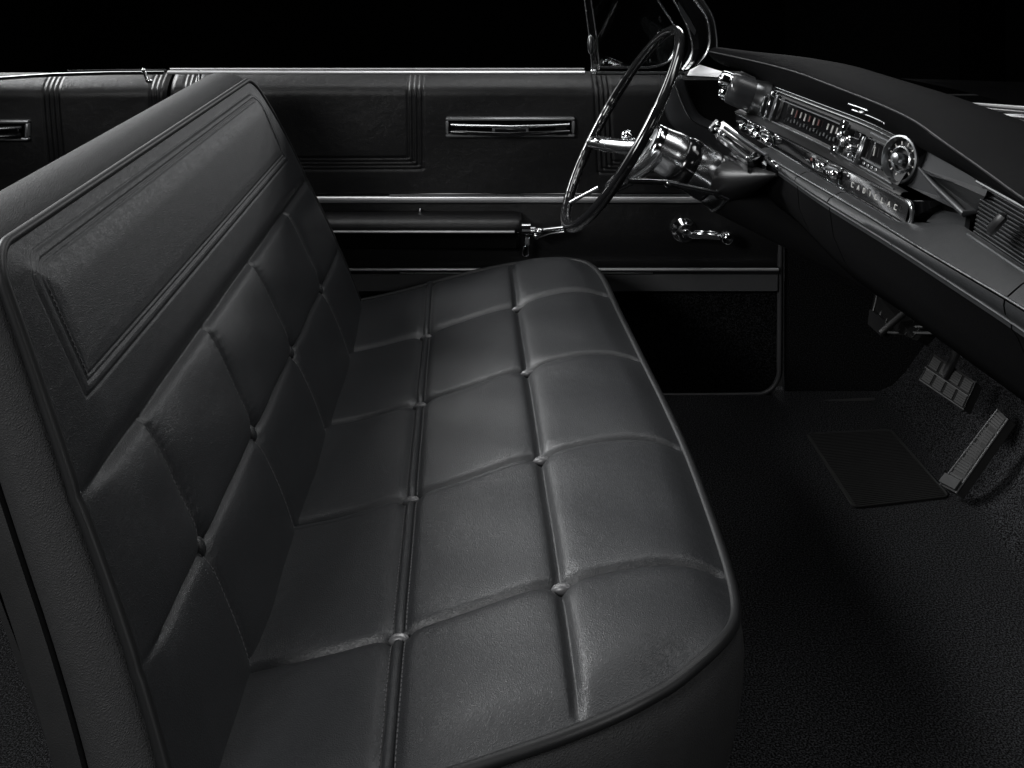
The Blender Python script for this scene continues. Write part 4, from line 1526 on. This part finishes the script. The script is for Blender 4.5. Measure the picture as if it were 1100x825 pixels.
# ================================================================ HOOD beyond the windshield
hood = thing('engine_hood', (1.2, 1.5, .6), 'glossy black engine hood with bright ridges standing in for reflections, beyond the dashboard', 'car hood')
rows = []
for x in lin(.80, 2.4, 16):
    rows.append([(x, y, .775 - .05 * ((y - 1.35) / .9) ** 2 - .03 * (x - .8)) for y in lin(2.1, .5, 24)])
MB().grid(rows).build('hood_panel', M['gloss'], hood)
for (a, b, r) in (((1019, 109.6), (1120, 118.5), .0045), ((1036, 114.5), (1120, 121), .0055), ((1060, 123), (1120, 127), .005), ((1074, 126.5), (1120, 138), .0065)):
    MB().tube([py(*a, 1.55), py(*b, 1.50)], [r * .4, r], 12).build('reflection_ridge', M['ridge'], hood)  # metal bars modelled in place of light streaks reflected in the hood

# ================================================================ LIGHT, CAMERA
def area(name, loc, target, sx, sy, power, col=(1, 1, 1), spread=180):
    l = bpy.data.lights.new(name, 'AREA')
    l.shape = 'RECTANGLE'
    l.size, l.size_y = sx, sy
    l.energy = power
    l.spread = math.radians(spread)
    l.color = col
    o = bpy.data.objects.new(name, l)
    o.location = loc
    o.rotation_euler = (Vector(target) - Vector(loc)).to_track_quat('-Z', 'Y').to_euler()
    C.objects.link(o)
    return o


area('back_softbox', (-2.3, 4.3, 2.0), (-.05, 1.55, .4), 2.8, 1.2, 18, (.985, .995, 1))
area('grid_key', (-2.0, 4.4, 2.3), (-.1, 1.8, .32), 1.3, .7, .9, (.985, .995, 1), spread=26)
area('left_softbox', (-2.5, 2.9, 2.4), (-.1, 1.62, .4), 1.2, .9, 10, (.985, .995, 1), spread=36)
area('far_softbox', (1.3, 5.4, 1.75), (-.2, 1.7, .6), 1.2, .6, 20, (.98, .99, 1))
area('overhead_softbox', (-.1, 2.25, 2.45), (0, 2.2, .3), 1.8, .5, 15, (.99, .995, 1))
area('front_softbox', (-1.5, -.2, 1.6), (-.42, 1.0, .35), .7, .7, 8, spread=75)
area('backrest_fill', (1.0, 1.7, 3.0), (-.4, 1.55, .5), 1.0, 1.0, 2.8, (.985, .995, 1), spread=50)
area('dash_strip', (1.7, 1.2, 2.7), (.4, 1.6, .7), .6, 1.6, 5)
area('side_card', (-1.6, -.6, 2.2), (.3, 2.2, .6), 1.0, .8, 1.4)
area('near_card', (.9, -.45, 1.25), (.1, .98, .2), .5, .5, 1.0, spread=50)

w = bpy.data.worlds.new('World')
bpy.context.scene.world = w
w.use_nodes = True
w.node_tree.nodes['Background'].inputs['Color'].default_value = (.5, .52, .55, 1)
w.node_tree.nodes['Background'].inputs['Strength'].default_value = .004

cam = bpy.data.cameras.new('camera')
co = bpy.data.objects.new('camera', cam)
co.location = (0, 0, HC)
co.rotation_euler = (PI / 2, 0, 0)
cam.sensor_width = 36
cam.lens = 36 * F / 1100
cam.shift_x = (550 - U0) / 1100
cam.shift_y = -(412.5 - V0) / 1100
cam.clip_start = .05
cam.clip_end = 100
C.objects.link(co)
sc = bpy.context.scene
sc.camera = co
sc.render.engine = 'CYCLES'
sc.cycles.use_denoising = True
sc.cycles.max_bounces = 6
sc.view_settings.view_transform = 'Standard'
sc.view_settings.look = 'None'
sc.view_settings.exposure = 0
sc.view_settings.gamma = 1
